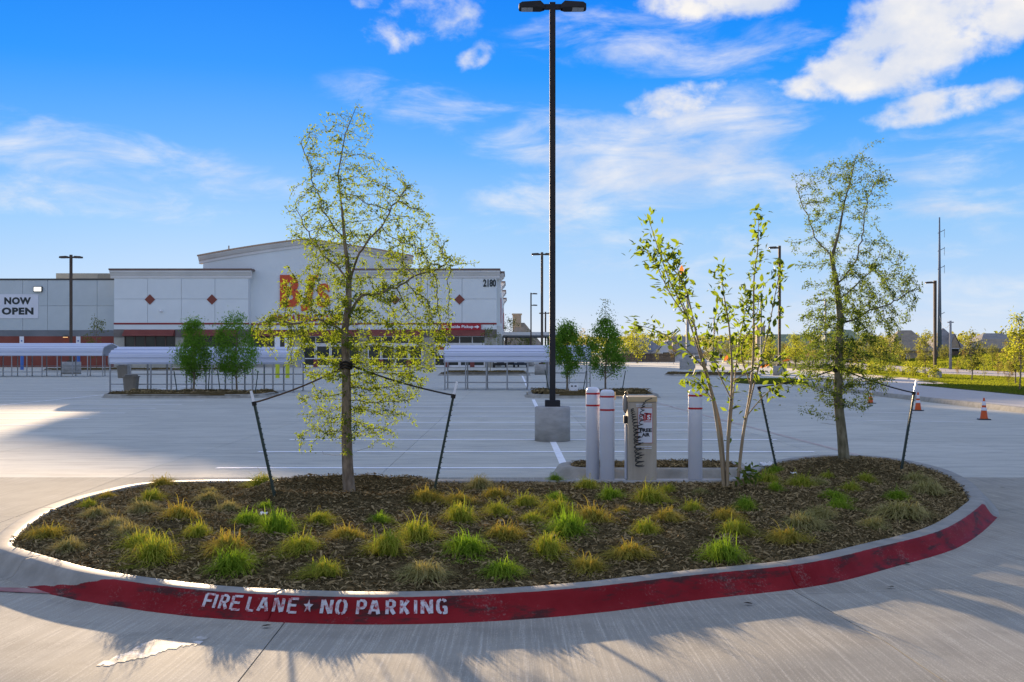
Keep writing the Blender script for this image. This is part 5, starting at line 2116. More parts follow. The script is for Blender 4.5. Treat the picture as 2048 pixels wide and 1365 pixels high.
def big_leaf(seed):
    """one curved leaf with a folded midrib, 1 long"""
    rr = random.Random(seed)
    vs, fs = [], []
    prof = [(0, .02), (.2, .17), (.45, .24), (.7, .18), (1.0, .01)]
    bend = rr.uniform(.05, .2)
    for u, w in prof:
        z = -bend * u * u
        vs += [(u, -w, z + w * .3), (u, 0, z), (u, w, z + w * .3)]
    for k in range(4):
        a = 3 * k
        fs += [(a, a + 3, a + 4, a + 1), (a + 1, a + 4, a + 5, a + 2)]
    return vs, fs


lm = [MB().add(*big_leaf(k)).mesh('leaf', M_LEAF3 if k < 3 else M_LEAF3R, True) for k in range(4)]
order = np.argsort(-LS)
for q, i in enumerate(order[:300]):
    D, N = Vector(LD[i]), Vector(LN[i])
    Yv = N.cross(D).normalized()
    N = D.cross(Yv)
    mt = Matrix(((D.x, Yv.x, N.x, 0), (D.y, Yv.y, N.y, 0), (D.z, Yv.z, N.z, 0), (0, 0, 0, 1)))
    o = link('leaf', lm[3 if q % 75 == 7 else q % 3], cm)
    o.matrix_local = Matrix.Translation(Vector(LC[i])) @ mt @ Matrix.Scale(float(LS[i]), 4)
rest = order[300:]
V, FA = leaf_np(LC[rest], LD[rest], LN[rest], LS[rest], LS[rest] * .45)
tag(link('foliage', np_mesh('foliage', V, FA, M_LEAF3), cm), kind='stuff')


# --- rounder trees with dense crowns, and far trees
def clump_tree(h, crown0, w, nclump, nleaf, L, seed, leafm, barkm, tr=.05, shape=(.35, 1.0), name='tree', spread=.16, lean=0.0):
    """returns (trunk mesh, crown mesh); crown profile widest at shape[0] of its height"""
    r = np.random.RandomState(seed)
    ch = h - crown0
    cl = []
    while len(cl) < nclump:
        u = r.rand()
        wid = w / 2 * (math.sin(PI * min(1, (u / shape[0] * .5) if u < shape[0] else .5 + .5 * (u - shape[0]) / (1 - shape[0]))) ** .7)
        if r.rand() * w / 2 > wid + .05 * w:
            continue
        an, q = r.uniform(0, 2 * PI), math.sqrt(r.uniform(.05, 1))
        cl.append((wid * q * math.cos(an) * .92, wid * q * math.sin(an) * .92, crown0 + u * ch))
    mb = MB()
    top = np.array([lean, 0, crown0 + ch * .8])
    tp = [np.array([0, 0, -.1]), np.array([r.normal(0, .015) * h, r.normal(0, .01) * h, h * .3]), np.array([r.normal(0, .015) * h + lean * .5, 0, h * .55]), top]
    T = catmull(tp, 5, False)
    mb.tube(list(T), list(np.linspace(tr, tr * .2, len(T))), 7)
    for c in cl[:: max(1, nclump // 26)]:
        c = np.array(c)
        zz = max(crown0 * .85, c[2] - np.hypot(c[0], c[1]) * r.uniform(.5, 1.0))
        i = int(np.argmin(abs(T[:, 2] - zz)))
        a = T[i]
        m_ = (a + c) / 2 + np.array([0, 0, .05 * h * r.uniform(-.3, .6)])
        mb.tube([a, m_, c], [tr * .33, tr * .2, tr * .08], 4, caps=False)
    tm = mb.mesh('trunk', barkm, True)
    k = r.randint(0, nclump, nleaf)
    C = np.array(cl)[k]
    cs = w * spread * r.uniform(.6, 1.2, nclump)[k]
    C = C + r.normal(0, 1, (nleaf, 3)) * cs[:, None] * .55
    D = r.normal(0, 1, (nleaf, 3)) + np.array([0, 0, -.15])
    D /= np.linalg.norm(D, axis=1)[:, None]
    N = r.normal(0, .8, (nleaf, 3)) + np.array([0, 0, .7])
    N /= np.linalg.norm(N, axis=1)[:, None]
    LL = L * r.uniform(.6, 1.3, nleaf)
    V, FA = leaf_np(C, D, N, LL, LL * .5)
    return tm, np_mesh('crown', V, FA, leafm)


def put_tree(name, label, px, Y, z, meshes, rz=0.0, s=1.0, group=None, cat='tree'):
    t = thing(name, label, cat, (pxx(px, Y), Y, z), rz, group)
    t.scale = (s, s, s)
    link('trunk', meshes[0], t)
    link('crown', meshes[1], t)
    return t


MID = [(387, 640, 345, 421, 757, 'round green tree on the left mulch island, nearer the trash bin', 31), (474, 630, 429, 518, 756, 'round green tree on the left mulch island, nearer the sunlit airy tree', 32),
       (1134, 648, 1096, 1168, 752, 'round green tree just right of the tall lamp post', 33), (1211, 640, 1172, 1250, 752, 'round green tree with a wispy top above the pair of white bollards', 34)]
for px, top, a, b, bot, lab, sd in MID:
    zf = zfL if px < 800 else zfR
    x = pxx(px, 45.0)
    zb = float(zf(np.array([x]), np.array([45.0]))[0])
    h, c0, w = pz(top, 45) - zb, pz(bot, 45) - zb, (b - a) * 45 / F * 1.1
    put_tree('parking_tree', lab, px, 45.0, zb, clump_tree(h, c0, w, 95, 9500, .08, sd, M_LEAF4, M_BARK, .045, (.34, 1), spread=.15), group='round trees on the mulch islands')
t_ = [o for o in bpy.data.objects if o.get('label', '').startswith('round green tree with a wispy')][0]
rw = np.random.RandomState(3)
nw = 260
C = np.stack([rw.normal(0, .16, nw), rw.normal(0, .16, nw), pz(652, 45) - .2 + rw.rand(nw) ** 1.6 * 1.05], 1)
C[:, 0] *= np.clip(1.6 - (C[:, 2] - 2.6), .3, 1.6)
D = rw.normal(0, 1, (nw, 3))
D /= np.linalg.norm(D, axis=1)[:, None]
V, FA = leaf_np(C, D, np.roll(D, 1, 1), np.full(nw, .08), np.full(nw, .035))
link('leader_leaves', np_mesh('leader_leaves', V, FA, M_LEAF5), t_)
MB().tube([(0, 0, 2.2), (.03, 0, 2.9), (-.02, 0, 3.7)], [.014, .01, .004], 5).build('leader', M_BARK, t_)

FAR = {'a': clump_tree(4.2, 1.1, 2.6, 46, 1500, .16, 41, M_LEAF5, M_BARK, .06, (.45, 1), spread=.15),
       'b': clump_tree(4.4, 1.3, 2.4, 40, 1300, .17, 42, M_LEAF6, M_BARK, .055, (.5, 1), spread=.16),
       'c': clump_tree(3.4, .7, 1.6, 30, 650, .13, 43, M_LEAF7, M_BARK, .03, (.45, 1), spread=.15),
       'd': clump_tree(3.6, 1.0, 1.7, 26, 420, .14, 44, M_LEAF5, M_BARK, .03, (.5, 1), spread=.16),
       'e': clump_tree(5.2, .9, 3.6, 50, 1800, .22, 45, M_LEAF6, M_BARK, .08, (.4, 1), spread=.16),
       'f': clump_tree(6.0, .6, 4.6, 60, 2200, .26, 46, M_LEAF5, M_BARK, .1, (.4, 1), spread=.16)}
HT = {'a': 4.2, 'b': 4.4, 'c': 3.4, 'd': 3.6, 'e': 5.2, 'f': 6.0}
FT = [  # px, Y, z, top row, kind, label
    (2039, 48, .14, 630, 'b', 'leafy yellow-green tree cut off by the right edge of the frame'),
    (2031, 58, .14, 668, 'a', 'tree behind the one at the right edge of the frame'),
    (1943, 64, .14, 664, 'a', 'round-headed tree on the right lawn between the square lamp base and the edge tree'),
    (1968, 61, .14, 712, 'd', 'small thin tree just right of the round-headed lawn tree'),
    (1996, 70, .14, 709, 'c', 'small russet tree on the lawn between the two leafy lawn trees'),
    (2018, 53, .14, 722, 'c', 'small sapling with stakes left of the edge tree'),
    (1916, 76, .14, 722, 'c', 'small greyish bushy sapling right of the square lamp base'),
    (1851, 84, .14, 664, 'a', 'tree on the verge just left of the square lamp base'),
    (1781, 92, .14, 662, 'a', 'tree on the verge right of the airy elm, under the greenish roof'),
    (1813, 93, .14, 693, 'd', 'thin sapling between the two verge trees left of the square lamp base'),
    (1759, 110, .14, 672, 'f', 'bushy green tree half hidden by the right airy tree'),
    (1733, 150, .6, 664, 'f', 'dark green tree behind the right airy tree, beyond the road'),
    (1712, 118, .14, 690, 'c', 'russet sapling behind the trunk of the right airy tree'),
    (1618, 130, .14, 682, 'c', 'russet bushy tree left of the right airy tree'),
    (1590, 128, .14, 668, 'e', 'green tree between the single-head lamp post and the right airy tree'),
    (1572, 140, .14, 690, 'c', 'russet sapling just right of the single-head lamp post'),
    (1540, 150, .1, 672, 'e', 'yellow-green tree just left of the single-head lamp post'),
    (1496, 165, .1, 668, 'e', 'bright yellow-green tree right of the crepe myrtle stems, beyond the lot'),
    (1456, 175, .1, 684, 'f', 'green tree seen through the crepe myrtle, beyond the lot'),
    (1410, 170, .1, 690, 'c', 'russet tree seen through the left stems of the crepe myrtle'),
    (1428, 190, .1, 680, 'f', 'tree behind the small far lamp post'),
    (1347, 185, 0, 676, 'c', 'slender russet tree in front of the pale-gabled house'),
    (1274, 200, 0, 652, 'e', 'bright yellow-green tree in front of the board fence'),
    (1315, 205, 0, 698, 'd', 'small bush-like tree in front of the board fence'),
    (1020, 190, 0, 632, 'd', 'sparse tree behind the fuel canopy, under the chimney'),
    (1050, 190, 0, 664, 'f', 'dark leafy tree behind the fuel canopy, right of the chimney'),
    (980, 112, 0, 652, 'd', 'thin dark tree in front of the right corner of the store'),
    (193, 114, .2, 633, 'd', 'sparse green tree in front of the join between grey wing and white store'),
    (1258, 240, 0, 666, 'f', 'tree between the wispy round tree and the bright fence tree'),
    (1166, 230, 0, 660, 'c', 'pale far tree between the two round trees right of the lamp post'),
]
for i, (px, Y, z, top, k, lab) in enumerate(FT):
    s = (pz(top, Y) - z) / HT[k]
    put_tree('far_tree', lab, px, Y, z, FAR[k], i * 1.7, s, 'trees beyond the parking lot')
rb = random.Random(12)
for i in range(20):
    px, Y = 1478 + i * 16.5 + rb.uniform(-8, 8), rb.uniform(140, 205)
    k = 'fefcfa'[i % 6]
    s = (pz(rb.uniform(676, 694), Y) - .3) / HT[k]
    put_tree('far_tree', 'leafy green tree in the belt beyond the lot, right of the crepe myrtle', px, Y, .1 if px < 1600 else .5, FAR[k], i * 2.1, s, 'belt of leafy trees beyond the lot')
for i, (px, Y, top) in enumerate(((1800, 150, 690), (1838, 160, 686), (1890, 170, 690), (1930, 150, 692), (1985, 140, 690), (2012, 150, 684), (1700, 100, 712), (1745, 98, 714))):
    k = 'fc'[i % 2] if top < 700 else 'c'
    put_tree('far_tree', 'bushy tree on the grass bank beyond the road, in front of the brown roofs' if top < 700 else 'low russet sapling on the verge behind the airy elm', px, Y, .6 if top < 700 else .14, FAR[k], i * 1.3,
             (pz(top, Y) - .6) / HT[k], 'bushy trees on the grass bank' if top < 700 else 'low russet saplings on the verge')
SH = clump_tree(.9, .05, 1.1, 18, 420, .11, 47, M_LEAF6, M_BARK, .03, (.4, 1), spread=.2)
for i in range(13):
    y = 70.5 + i * 2.1
    x = np.interp(y, [70, 84, 110], [25.4, 26.9, 29.0]) + 1.6 + .3 * math.sin(i * 2.3)
    t = thing('verge_shrub', 'low round shrub in the row along the mulched edge of the right verge', 'shrub', (float(x), y, .14), i * 2.0, 'low shrubs along the right verge')
    t.scale = (.9 + .2 * math.sin(i),) * 3
    link('stem', SH[0], t)
    link('foliage', SH[1], t)


# wood of far trees along the horizon
def treeline():
    r = np.random.RandomState(77)
    Cs, n = [], 26000
    an = r.uniform(R(2), R(62), n)
    d = 330 + 90 * r.rand(n)
    x, y = d * np.sin(an), d * np.cos(an)
    top = 5.0 + 5.0 * vnoise(x, y * .2, 5, .045) + 2.0 * vnoise(x, y * .2, 6, .16)
    z = top * np.sqrt(r.rand(n)) + r.normal(0, .3, n)
    C = np.stack([x, y, z], 1)
    D = r.normal(0, 1, (n, 3))
    D /= np.linalg.norm(D, axis=1)[:, None]
    V, FA = leaf_np(C, D, np.roll(D, 1, 1), r.uniform(.7, 1.5, n), r.uniform(.5, .9, n))
    return tag(link('distant_wood', np_mesh('distant_wood', V, FA, M_LEAF5)), kind='stuff')


treeline()

# ------------------------------------------------------------------ grass tufts on the mulch
def blade_mat(name, base, tip, tb, tt):
    """grass blade, greener at the base, drier at the tip, every blade a little different"""
    m = bpy.data.materials.new(name)
    m.use_nodes = True
    t = NT(m.node_tree)
    out = t.n('ShaderNodeOutputMaterial')
    at = t.n('ShaderNodeAttribute', attribute_name='along').outputs['Fac']
    g = t.n('ShaderNodeNewGeometry').outputs['Random Per Island']
    f = t.m('ADD', t.m('MULTIPLY', at, .85), t.m('MULTIPLY', t.m('SUBTRACT', g, .5), .9), clamp=True)
    p = t.n('ShaderNodeBsdfDiffuse')
    t.put(p.inputs[0], t.mix(f, base + (1,), tip + (1,)))
    q = t.n('ShaderNodeBsdfTranslucent')
    t.put(q.inputs[0], t.mix(f, tb + (1,), tt + (1,)))
    mx = t.n('ShaderNodeMixShader')
    mx.inputs[0].default_value = .42
    t.put(mx.inputs[1], p.outputs[0])
    t.put(mx.inputs[2], q.outputs[0])
    t.put(out.inputs[0], mx.outputs[0])
    return m


M_TUFT = {
    'G': blade_mat('tuft_green', (0.15, 0.28, 0.02), (0.34, 0.44, 0.05), (0.13, 0.24, 0.012), (0.22, 0.30, 0.02)),
    'Y': blade_mat('tuft_gold', (0.28, 0.30, 0.04), (0.58, 0.46, 0.10), (0.20, 0.18, 0.02), (0.36, 0.22, 0.03)),
    'M': blade_mat('tuft_mixed', (0.25, 0.35, 0.03), (0.54, 0.50, 0.08), (0.16, 0.22, 0.015), (0.32, 0.24, 0.03)),
    'S': blade_mat('tuft_straw', (0.30, 0.30, 0.09), (0.55, 0.48, 0.20), (0.18, 0.16, 0.04), (0.28, 0.21, 0.07))}


def tuft_mesh(kind, seed, n=230, flat=1.0):
    """soft mound of arching blades, 1 unit across"""
    r = np.random.RandomState(seed)
    an = r.uniform(0, 2 * PI, n)
    lob = r.uniform(0, 2 * PI)
    reach = r.uniform(.22, .58, n) * (1 + .18 * np.cos(an - lob) + .12 * np.cos(2 * an + lob))
    high = (.40 - .36 * (reach / .55) ** 2) * r.uniform(.7, 1.25, n) + .03
    up = r.rand(n) < .10
    high = np.where(up, high * 1.5, high)
    tipz = np.where(r.rand(n) < .55, high * r.uniform(-.05, .45, n), high * r.uniform(.4, .95, n))
    b0 = r.normal(0, .075, (n, 2))
    sw = r.normal(0, .10, n)
    K = 6
    rows, alo = [], []
    w = r.uniform(.008, .014, n)
    for k in range(K):
        u = k / (K - 1)
        rad = reach * u ** 1.15
        z = (high * 4 * u * (1 - u * .72) * .62 * (1 - u) + (high * .9 * (1 - (1 - u) ** 2)) * u + 0) * (1 - u ** 4) + tipz * u ** 4
        z = np.maximum(z, .004) if k else z * 0
        a2 = an + sw * u * u * 3
        x = b0[:, 0] + rad * np.cos(a2) + .05 * u * u
        y = b0[:, 1] + rad * np.sin(a2) - .02 * u * u
        ww = w * (1 - .85 * u ** 2) / 2
        px_, py_ = -np.sin(a2) * ww, np.cos(a2) * ww
        rows.append(np.stack([np.stack([x - px_, y - py_, z * flat], 1), np.stack([x + px_, y + py_, z * flat], 1)], 1))
        alo.append(np.full((n, 2), u))
    V = np.stack(rows, 1).reshape(-1, 3)            # blade, row, side
    base = np.arange(n)[:, None] * (2 * K)
    FA = np.concatenate([base + np.array([2 * k, 2 * k + 1, 2 * k + 3, 2 * k + 2]) for k in range(K - 1)])
    me = np_mesh('grass_tuft', V, FA, M_TUFT[kind])
    at = me.attributes.new('along', 'FLOAT', 'POINT')
    at.data.foreach_set('value', np.stack(alo, 1).astype(np.float32).ravel())
    return me


TM = {k: [tuft_mesh(k, 100 + 10 * i + ord(k), 560 if k in 'GM' else 620, 0.86 if k in 'GM' else .70) for i in range(5)] for k in 'GYMS'}
TUFTS = [
    (94, 1078, 78, 'Y', 'gold grass tuft nearest the left tip of the island'), (137, 1104, 58, 'S', 'flat straw tuft by the kerb at the left tip of the island'),
    (178, 1018, 36, 'M', 'small yellow-green tuft on the left rim, second from the back'), (212, 1000, 32, 'Y', 'small gold tuft on the left rim of the bed near its back corner'),
    (193, 1036, 55, 'S', 'straw tuft on the left rim between the small rim tufts and the left tip'), (303, 1003, 46, 'M', 'yellow-green tuft just in front of the long-bladed back-left tuft'),
    (326, 976, 50, 'Y', 'gold tuft with one long upright blade at the back left of the bed'), (232, 1055, 52, 'S', 'straw tuft behind the large green-gold pair in the left of the bed'),
    (288, 1023, 58, 'S', 'flattened straw tuft in the back-left quarter, in front of a yellow-green one'), (364, 1043, 76, 'Y', 'wide gold tuft in the left half of the bed, alone on bare mulch'),
    (415, 1004, 50, 'S', 'low straw tuft behind the wide gold one in the left half'), (420, 988, 34, 'S', 'tiny straw tuft near the back edge, left of the left stake'),
    (458, 1024, 52, 'S', 'low straw tuft behind the bright green one left of the left stake'), (526, 980, 62, 'M', 'yellow-green tuft at the back edge beside the left stake'),
    (533, 996, 32, 'G', 'small green tuft touching the left stake from behind'), (280, 1094, 80, 'M', 'large mixed tuft, upper one of the pair at front left'),
    (262, 1066, 62, 'S', 'straw tuft right behind the pair of large mixed tufts at front left'), (308, 1127, 96, 'M', 'large straggling tuft, lower one of the pair at front left'),
    (396, 1076, 54, 'M', 'medium mixed tuft left of the orange-gold tuft in the left half'), (497, 1049, 58, 'G', 'bright green tuft left of the foot of the left stake'),
    (555, 1069, 80, 'G', 'bright green tuft in front of the foot of the left stake'), (458, 1096, 84, 'Y', 'round orange-gold tuft behind the word FIRE, second row'),
    (461, 1148, 94, 'G', 'vivid green spiky tuft right behind the word FIRE on the kerb'), (603, 1105, 80, 'M', 'green-gold tuft behind the star on the kerb, second row'),
    (637, 1049, 54, 'M', 'mixed tuft in front of the ring mound, left of the airy tree'), (649, 1153, 80, 'M', 'trailing mixed tuft right behind the word NO on the kerb'),
    (697, 1079, 68, 'Y', 'yellow tuft straight in front of the airy tree trunk'), (759, 1047, 46, 'G', 'dark leafy weed tuft in front of the ring mound, right of the trunk'),
    (775, 1107, 84, 'M', 'mixed tuft behind the word PARKING, second row'), (837, 1084, 78, 'M', 'tall yellow-green tuft in front of the right stake'),
    (851, 988, 60, 'Y', 'yellow tuft at the back edge, left of the right stake'), (872, 998, 40, 'Y', 'small gold tuft behind the foot of the right stake'),
    (919, 1009, 62, 'Y', 'orange-gold mop right of the foot of the right stake'), (957, 981, 54, 'S', 'straw tuft at the back edge, right of the right stake'),
    (991, 998, 48, 'Y', 'yellow tuft in front of the last white stall line, left of the lamp post'), (1052, 1014, 54, 'M', 'upright yellow-green tuft left below the concrete lamp base'),
    (919, 1049, 74, 'M', 'broad yellow-green tuft below the orange-gold mop'), (998, 1035, 58, 'M', 'mixed tuft in the middle of the bed between two yellow-green ones'),
    (1064, 1047, 50, 'M', 'low yellow-green tuft in the middle of the bed, below the lamp base'), (1010, 1079, 74, 'Y', 'orange-tipped tuft in the centre of the bed'),
    (934, 1109, 96, 'G', 'tall green tuft with bent blades, right behind the end of PARKING'), (848, 1158, 94, 'S', 'two-lobed straw tuft at the kerb behind the word PARKING'),
    (1005, 1152, 80, 'G', 'green tuft at the kerb just right of the word PARKING'), (1177, 1144, 76, 'Y', 'gold tuft at the red kerb in the middle of the bed'),
    (1095, 1110, 74, 'M', 'round mixed tuft one row behind the kerb, below the lamp base'), (1138, 1071, 82, 'G', 'wide bright green tuft below the pair of bollards'),
    (1119, 1035, 66, 'M', 'mixed tuft one row behind the wide bright green one'), (1187, 1046, 72, 'Y', 'tall orange-gold tuft in front of the pair of bollards'),
    (1114, 999, 42, 'G', 'small dark green tuft left of the pair of bollards'), (1176, 981, 48, 'M', 'green tuft at the foot of the pair of bollards'),
    (1111, 966, 34, 'G', 'thin green tuft at the back edge, left of the pair of bollards'), (1223, 1002, 50, 'G', 'deep green tuft in front of the bollard next to the air pump'),
    (1244, 1029, 32, 'Y', 'very small gold tuft in front of the air pump'), (1255, 1113, 76, 'Y', 'yellow tuft near the red kerb, below the air pump'),
    (1292, 1071, 60, 'M', 'mixed tuft in the middle rows below the air pump'), (1333, 1042, 56, 'Y', 'gold tuft below the gap between air pump and right bollard'),
    (1299, 1009, 72, 'M', 'sprawling green-gold tuft at the foot of the air pump'), (1336, 988, 38, 'M', 'small tuft between air pump and right bollard, on the mulch edge'),
    (1386, 1028, 48, 'M', 'mixed tuft in front of the right bollard'), (1447, 1039, 50, 'Y', 'orange-tipped tuft in front of the crepe myrtle'),
    (1468, 1070, 64, 'M', 'bright yellow-green tuft below the orange-tipped one at the crepe myrtle'), (1447, 1123, 88, 'G', 'brilliant green tuft at the red kerb below the crepe myrtle'),
    (1492, 1021, 44, 'G', 'small dull green tuft right of the crepe myrtle stems'), (1604, 1056, 88, 'S', 'large straw mop in the right third of the bed, left of its twin'),
    (1640, 1034, 60, 'S', 'straw tuft tucked behind the large straw mop'), (1577, 1085, 74, 'Y', 'sunlit gold tuft near the joint in the red kerb'),
    (1743, 1060, 58, 'S', 'drooping straw tuft near the red kerb at far right'), (1800, 1036, 98, 'S', 'very wide straw mop near the right end of the bed'),
    (1792, 1001, 40, 'G', 'upright green tuft behind the very wide straw mop'), (1852, 990, 66, 'S', 'straw tuft near the right tip of the bed'),
    (1830, 968, 56, 'S', 'straw tuft behind the one at the right tip, beside the right end stake'), (1731, 966, 38, 'M', 'small tuft in front of the mound, right of the elm trunk'),
    (1702, 984, 40, 'M', 'small tuft in front of the elm trunk'), (1668, 1002, 50, 'G', 'flat dull green tuft in the right third of the bed'),
    (1676, 1022, 44, 'G', 'dull green tuft in front of the flat one in the right third'), (1601, 979, 52, 'M', 'mixed tuft left of the mound of the right tree'),
    (1638, 974, 42, 'S', 'small straw tuft at the foot of the mound of the right tree'), (1655, 953, 32, 'M', 'tiny tuft on the left flank of the mound'),
    (1550, 951, 40, 'G', 'dim green tuft at the foot of the stake behind the crepe myrtle'), (1533, 971, 52, 'M', 'dim mixed tuft between crepe myrtle and mound'),
    (1550, 991, 32, 'G', 'tiny dim green tuft right of the crepe myrtle mound'), (1400, 985, 30, 'S', 'tiny straw tuft at the right bollard foot'),
]
rt = random.Random(4)
for px, py, wpx, k, lab in TUFTS:
    z = .16
    for _ in range(4):
        x, y = gp(px, py - 3, z)
        z = float(bedz(x, y))
    o = link('grass_tuft', TM[k][rt.randrange(5)])
    s = wpx * y / F * 1.58
    o.location = (x, y, z - .012)
    o.rotation_euler = (0, 0, rt.uniform(0, 6.28))
    o.scale = (s * rt.uniform(.9, 1.15), s * rt.uniform(.9, 1.15), s * rt.uniform(.85, 1.2))
    tag(o, lab, 'grass tuft', 'grass tufts planted in the mulch')

# ------------------------------------------------------------------ foreground things
M_BOLL = mat('white_bollard_sleeve', (0.62, 0.64, 0.70), (0.68, 0.70, 0.75), 2.0, 0.4, 0.4)
M_BAND = mat('red_reflective_band', (0.42, 0.02, 0.025), rough=0.4)
for px, pb, pt, w, b1_, b2_, lab in ((1185.5, 963.5, 774.5, 27, 787.5, 811, 'leftmost white bollard with two red bands, partly behind its neighbour'),
                                     (1214.5, 966, 779.5, 29, 793.5, 820, 'white bollard with two red bands just left of the air pump'),
                                     (1390.5, 968.5, 778.5, 28, 791.5, 817, 'white bollard with two red bands standing alone right of the air pump')):
    x, y = gp(px, pb, .03)
    t = thing('bollard', lab, 'bollard', (x, y, .03), 0, 'white bollards guarding the air pump')
    r = w / 2 * y / F
    h = pz(pt, y) - .03
    MB().lathe([(r, -.02), (r, h - .055), (r * .96, h - .035), (r * .84, h - .014), (r * .6, h - .003), (.01, h)], 32).build('sleeve', M_BOLL, t, True)
    for q in (b1_, b2_):
        z = pz(q, y) - .03
        MB().lathe([(r * .98, z - .013), (r + .0025, z - .011), (r + .0025, z + .011), (r * .98, z + .013)], 32).build('band', M_BAND, t)

M_STEELB = mat('brushed_steel_cabinet', (0.36, 0.31, 0.24), (0.44, 0.385, 0.30), 2.2, 0.42, 0.5, 0.05, 30, metal=0.15, stretch=(6, 6, .6))
M_TANCAP = mat('tan_cap', (0.50, 0.37, 0.20), (0.54, 0.41, 0.23), 2.0, 0.5, 0.3)
M_HOSE = mat('black_hose', (0.014, 0.016, 0.016), rough=0.45, spec=0.4)
M_PLASTIC = mat('grey_plastic', (0.30, 0.29, 0.27), rough=0.5)
xa, ya = gp(1284.5, 967, .03)
yf = ya - .02
t = thing('air_pump', 'tan steel tyre air pump cabinet with black coiled hoses and a FREE AIR label', 'air pump', (xa, yf, .03))
w = 28.5 * ya / F
H = pz(793.5, yf) - .03
MB().box(-w, w, 0, .34, -.02, H - .07, .006).build('cabinet', M_STEELB, t)
MB().box(-w - .006, w + .006, -.012, .352, H - .068, H, .008).build('cap', M_TANCAP, t)
zc = lambda p: pz(p, yf) - .03
xc = lambda p: pxx(p, yf) - xa
MB().box(-w + .008, w - .008, -.006, .01, zc(907) + .004, H - .075, .003).build('upper_panel', M_STEELB, t)
MB().box(-w + .008, w - .008, -.006, .01, 0.02, zc(907) - .004, .003).build('lower_panel', M_STEELB, t)
sc = MB()
for q in (803, 888, 912, 941):
    for s_ in (-1, 1):
        sc.lathe([(.006, 0), (.006, .004)], 8, (0, 0))
for q in (803, 888, 912, 941):
    for s_ in (-1, 1):
        b = MB().lathe([(.006, 0), (.005, .004)], 8).build('screw', M_GALV, t)
        b.rotation_euler = (R(90), 0, 0)
        b.location = (s_ * (w - .022), -.005, zc(q))
lv = MB()
for q in (809, 812.5, 893.5, 897):
    for k in range(4):
        x = xc(1272) + k * (xc(1304) - xc(1272)) / 4
        lv.box(x, x + .047, -.013, -.005, zc(q) - .005, zc(q) + .005)
lv.build('louvre', M_BOLL, t)
lab = MB().box(xc(1275.5), xc(1305), -.012, -.006, zc(886.5), zc(816.3)).build('label', M_CRIMSON, t)
MB().box(xc(1276.2), xc(1304.3), -.0135, -.0121, zc(885.8), zc(817)).build('label_face', M_BANNER, lab)
for tx, q0, q1, p0, p1, m_, bd in (('FREE', 857, 864.5, 1279.5, 1303.5, M_BLACK, .05), ('AIR', 866, 873.5, 1283.5, 1299.5, M_BLACK, .05)):
    o = link('print', text_mesh(tx, 'print', m_, xc(p1) - xc(p0), zc(q0) - zc(q1), .001, bold=bd), lab, ((xc(p0) + xc(p1)) / 2, -.0145, (zc(q0) + zc(q1)) / 2))
for a, b, q0, q1, rot in ((1278.6, 1289, 829, 842, -3), (1291.5, 1302.5, 826.5, 841, 4), (1288.5, 1295.5, 826, 828.6, 2)):
    cx, cz, hw, hh = (xc(a) + xc(b)) / 2, (zc(q0) + zc(q1)) / 2, (xc(b) - xc(a)) / 2, (zc(q0) - zc(q1)) / 2
    o = MB().box(-hw, hw, -.0008, .0008, -hh, hh).build('logo_tile', M_BAND, lab, loc=(cx, -.0145, cz))
    o.rotation_euler = (0, R(rot), 0)
for tx, a, b, q0, q1, m_ in (('B', 1280.3, 1286.5, 830.5, 840.5, M_WHITE), ('J', 1288.6, 1292, 829, 842, M_BAND), ('S', 1294, 1300.5, 830, 839.5, M_WHITE)):
    link('logo_letter', text_mesh(tx, 'logo_letter', m_, xc(b) - xc(a), zc(q0) - zc(q1), .001, bold=.04), lab, ((xc(a) + xc(b)) / 2, -.0165, (zc(q0) + zc(q1)) / 2))
MB().box(xc(1287), xc(1302), -.0145, -.0137, zc(844.6), zc(843.4)).build('small_print', M_BAND, lab)
# coiled hoses
def coil(pts, r, turns, rad, name, seed):
    rr = random.Random(seed)
    C = catmull([np.array(p) for p in pts], 14, False)
    n = len(C)
    L = []
    k = turns * 14
    for i in range(k):
        u = i / (k - 1)
        p = np.array([np.interp(u * (n - 1), range(n), C[:, j]) for j in range(3)])
        an = 2 * PI * turns * u
        ru = r(u)
        L.append((p[0] + ru * math.cos(an), p[1] - .018 + ru * .55 * math.sin(an) - ru * .55, p[2] + .25 * ru * math.sin(an + .7)))
    return MB().tube(L, rad, 6).build(name, M_HOSE, t, True)


coil([(xc(1303), -.01, zc(797)), (xc(1290), -.03, zc(803)), (xc(1284), -.03, zc(818)), (xc(1281), -.03, zc(845)), (xc(1275), -.03, zc(868)), (xc(1278), -.03, zc(900)), (xc(1278), -.03, zc(932))],
     lambda u: .004 + (.022 if u < .5 else .022 + .03 * min(1, (u - .5) * 4)) * min(1, max(0, u - .1) * 4), 17, .0055, 'coiled_hose', 1)
coil([(xc(1264), -.01, zc(818)), (xc(1267), -.03, zc(835)), (xc(1272), -.03, zc(862)), (xc(1274), -.03, zc(895)), (xc(1277), -.03, zc(930))],
     lambda u: .016 + .028 * min(1, u * 1.6), 17, .0055, 'coiled_hose', 2)
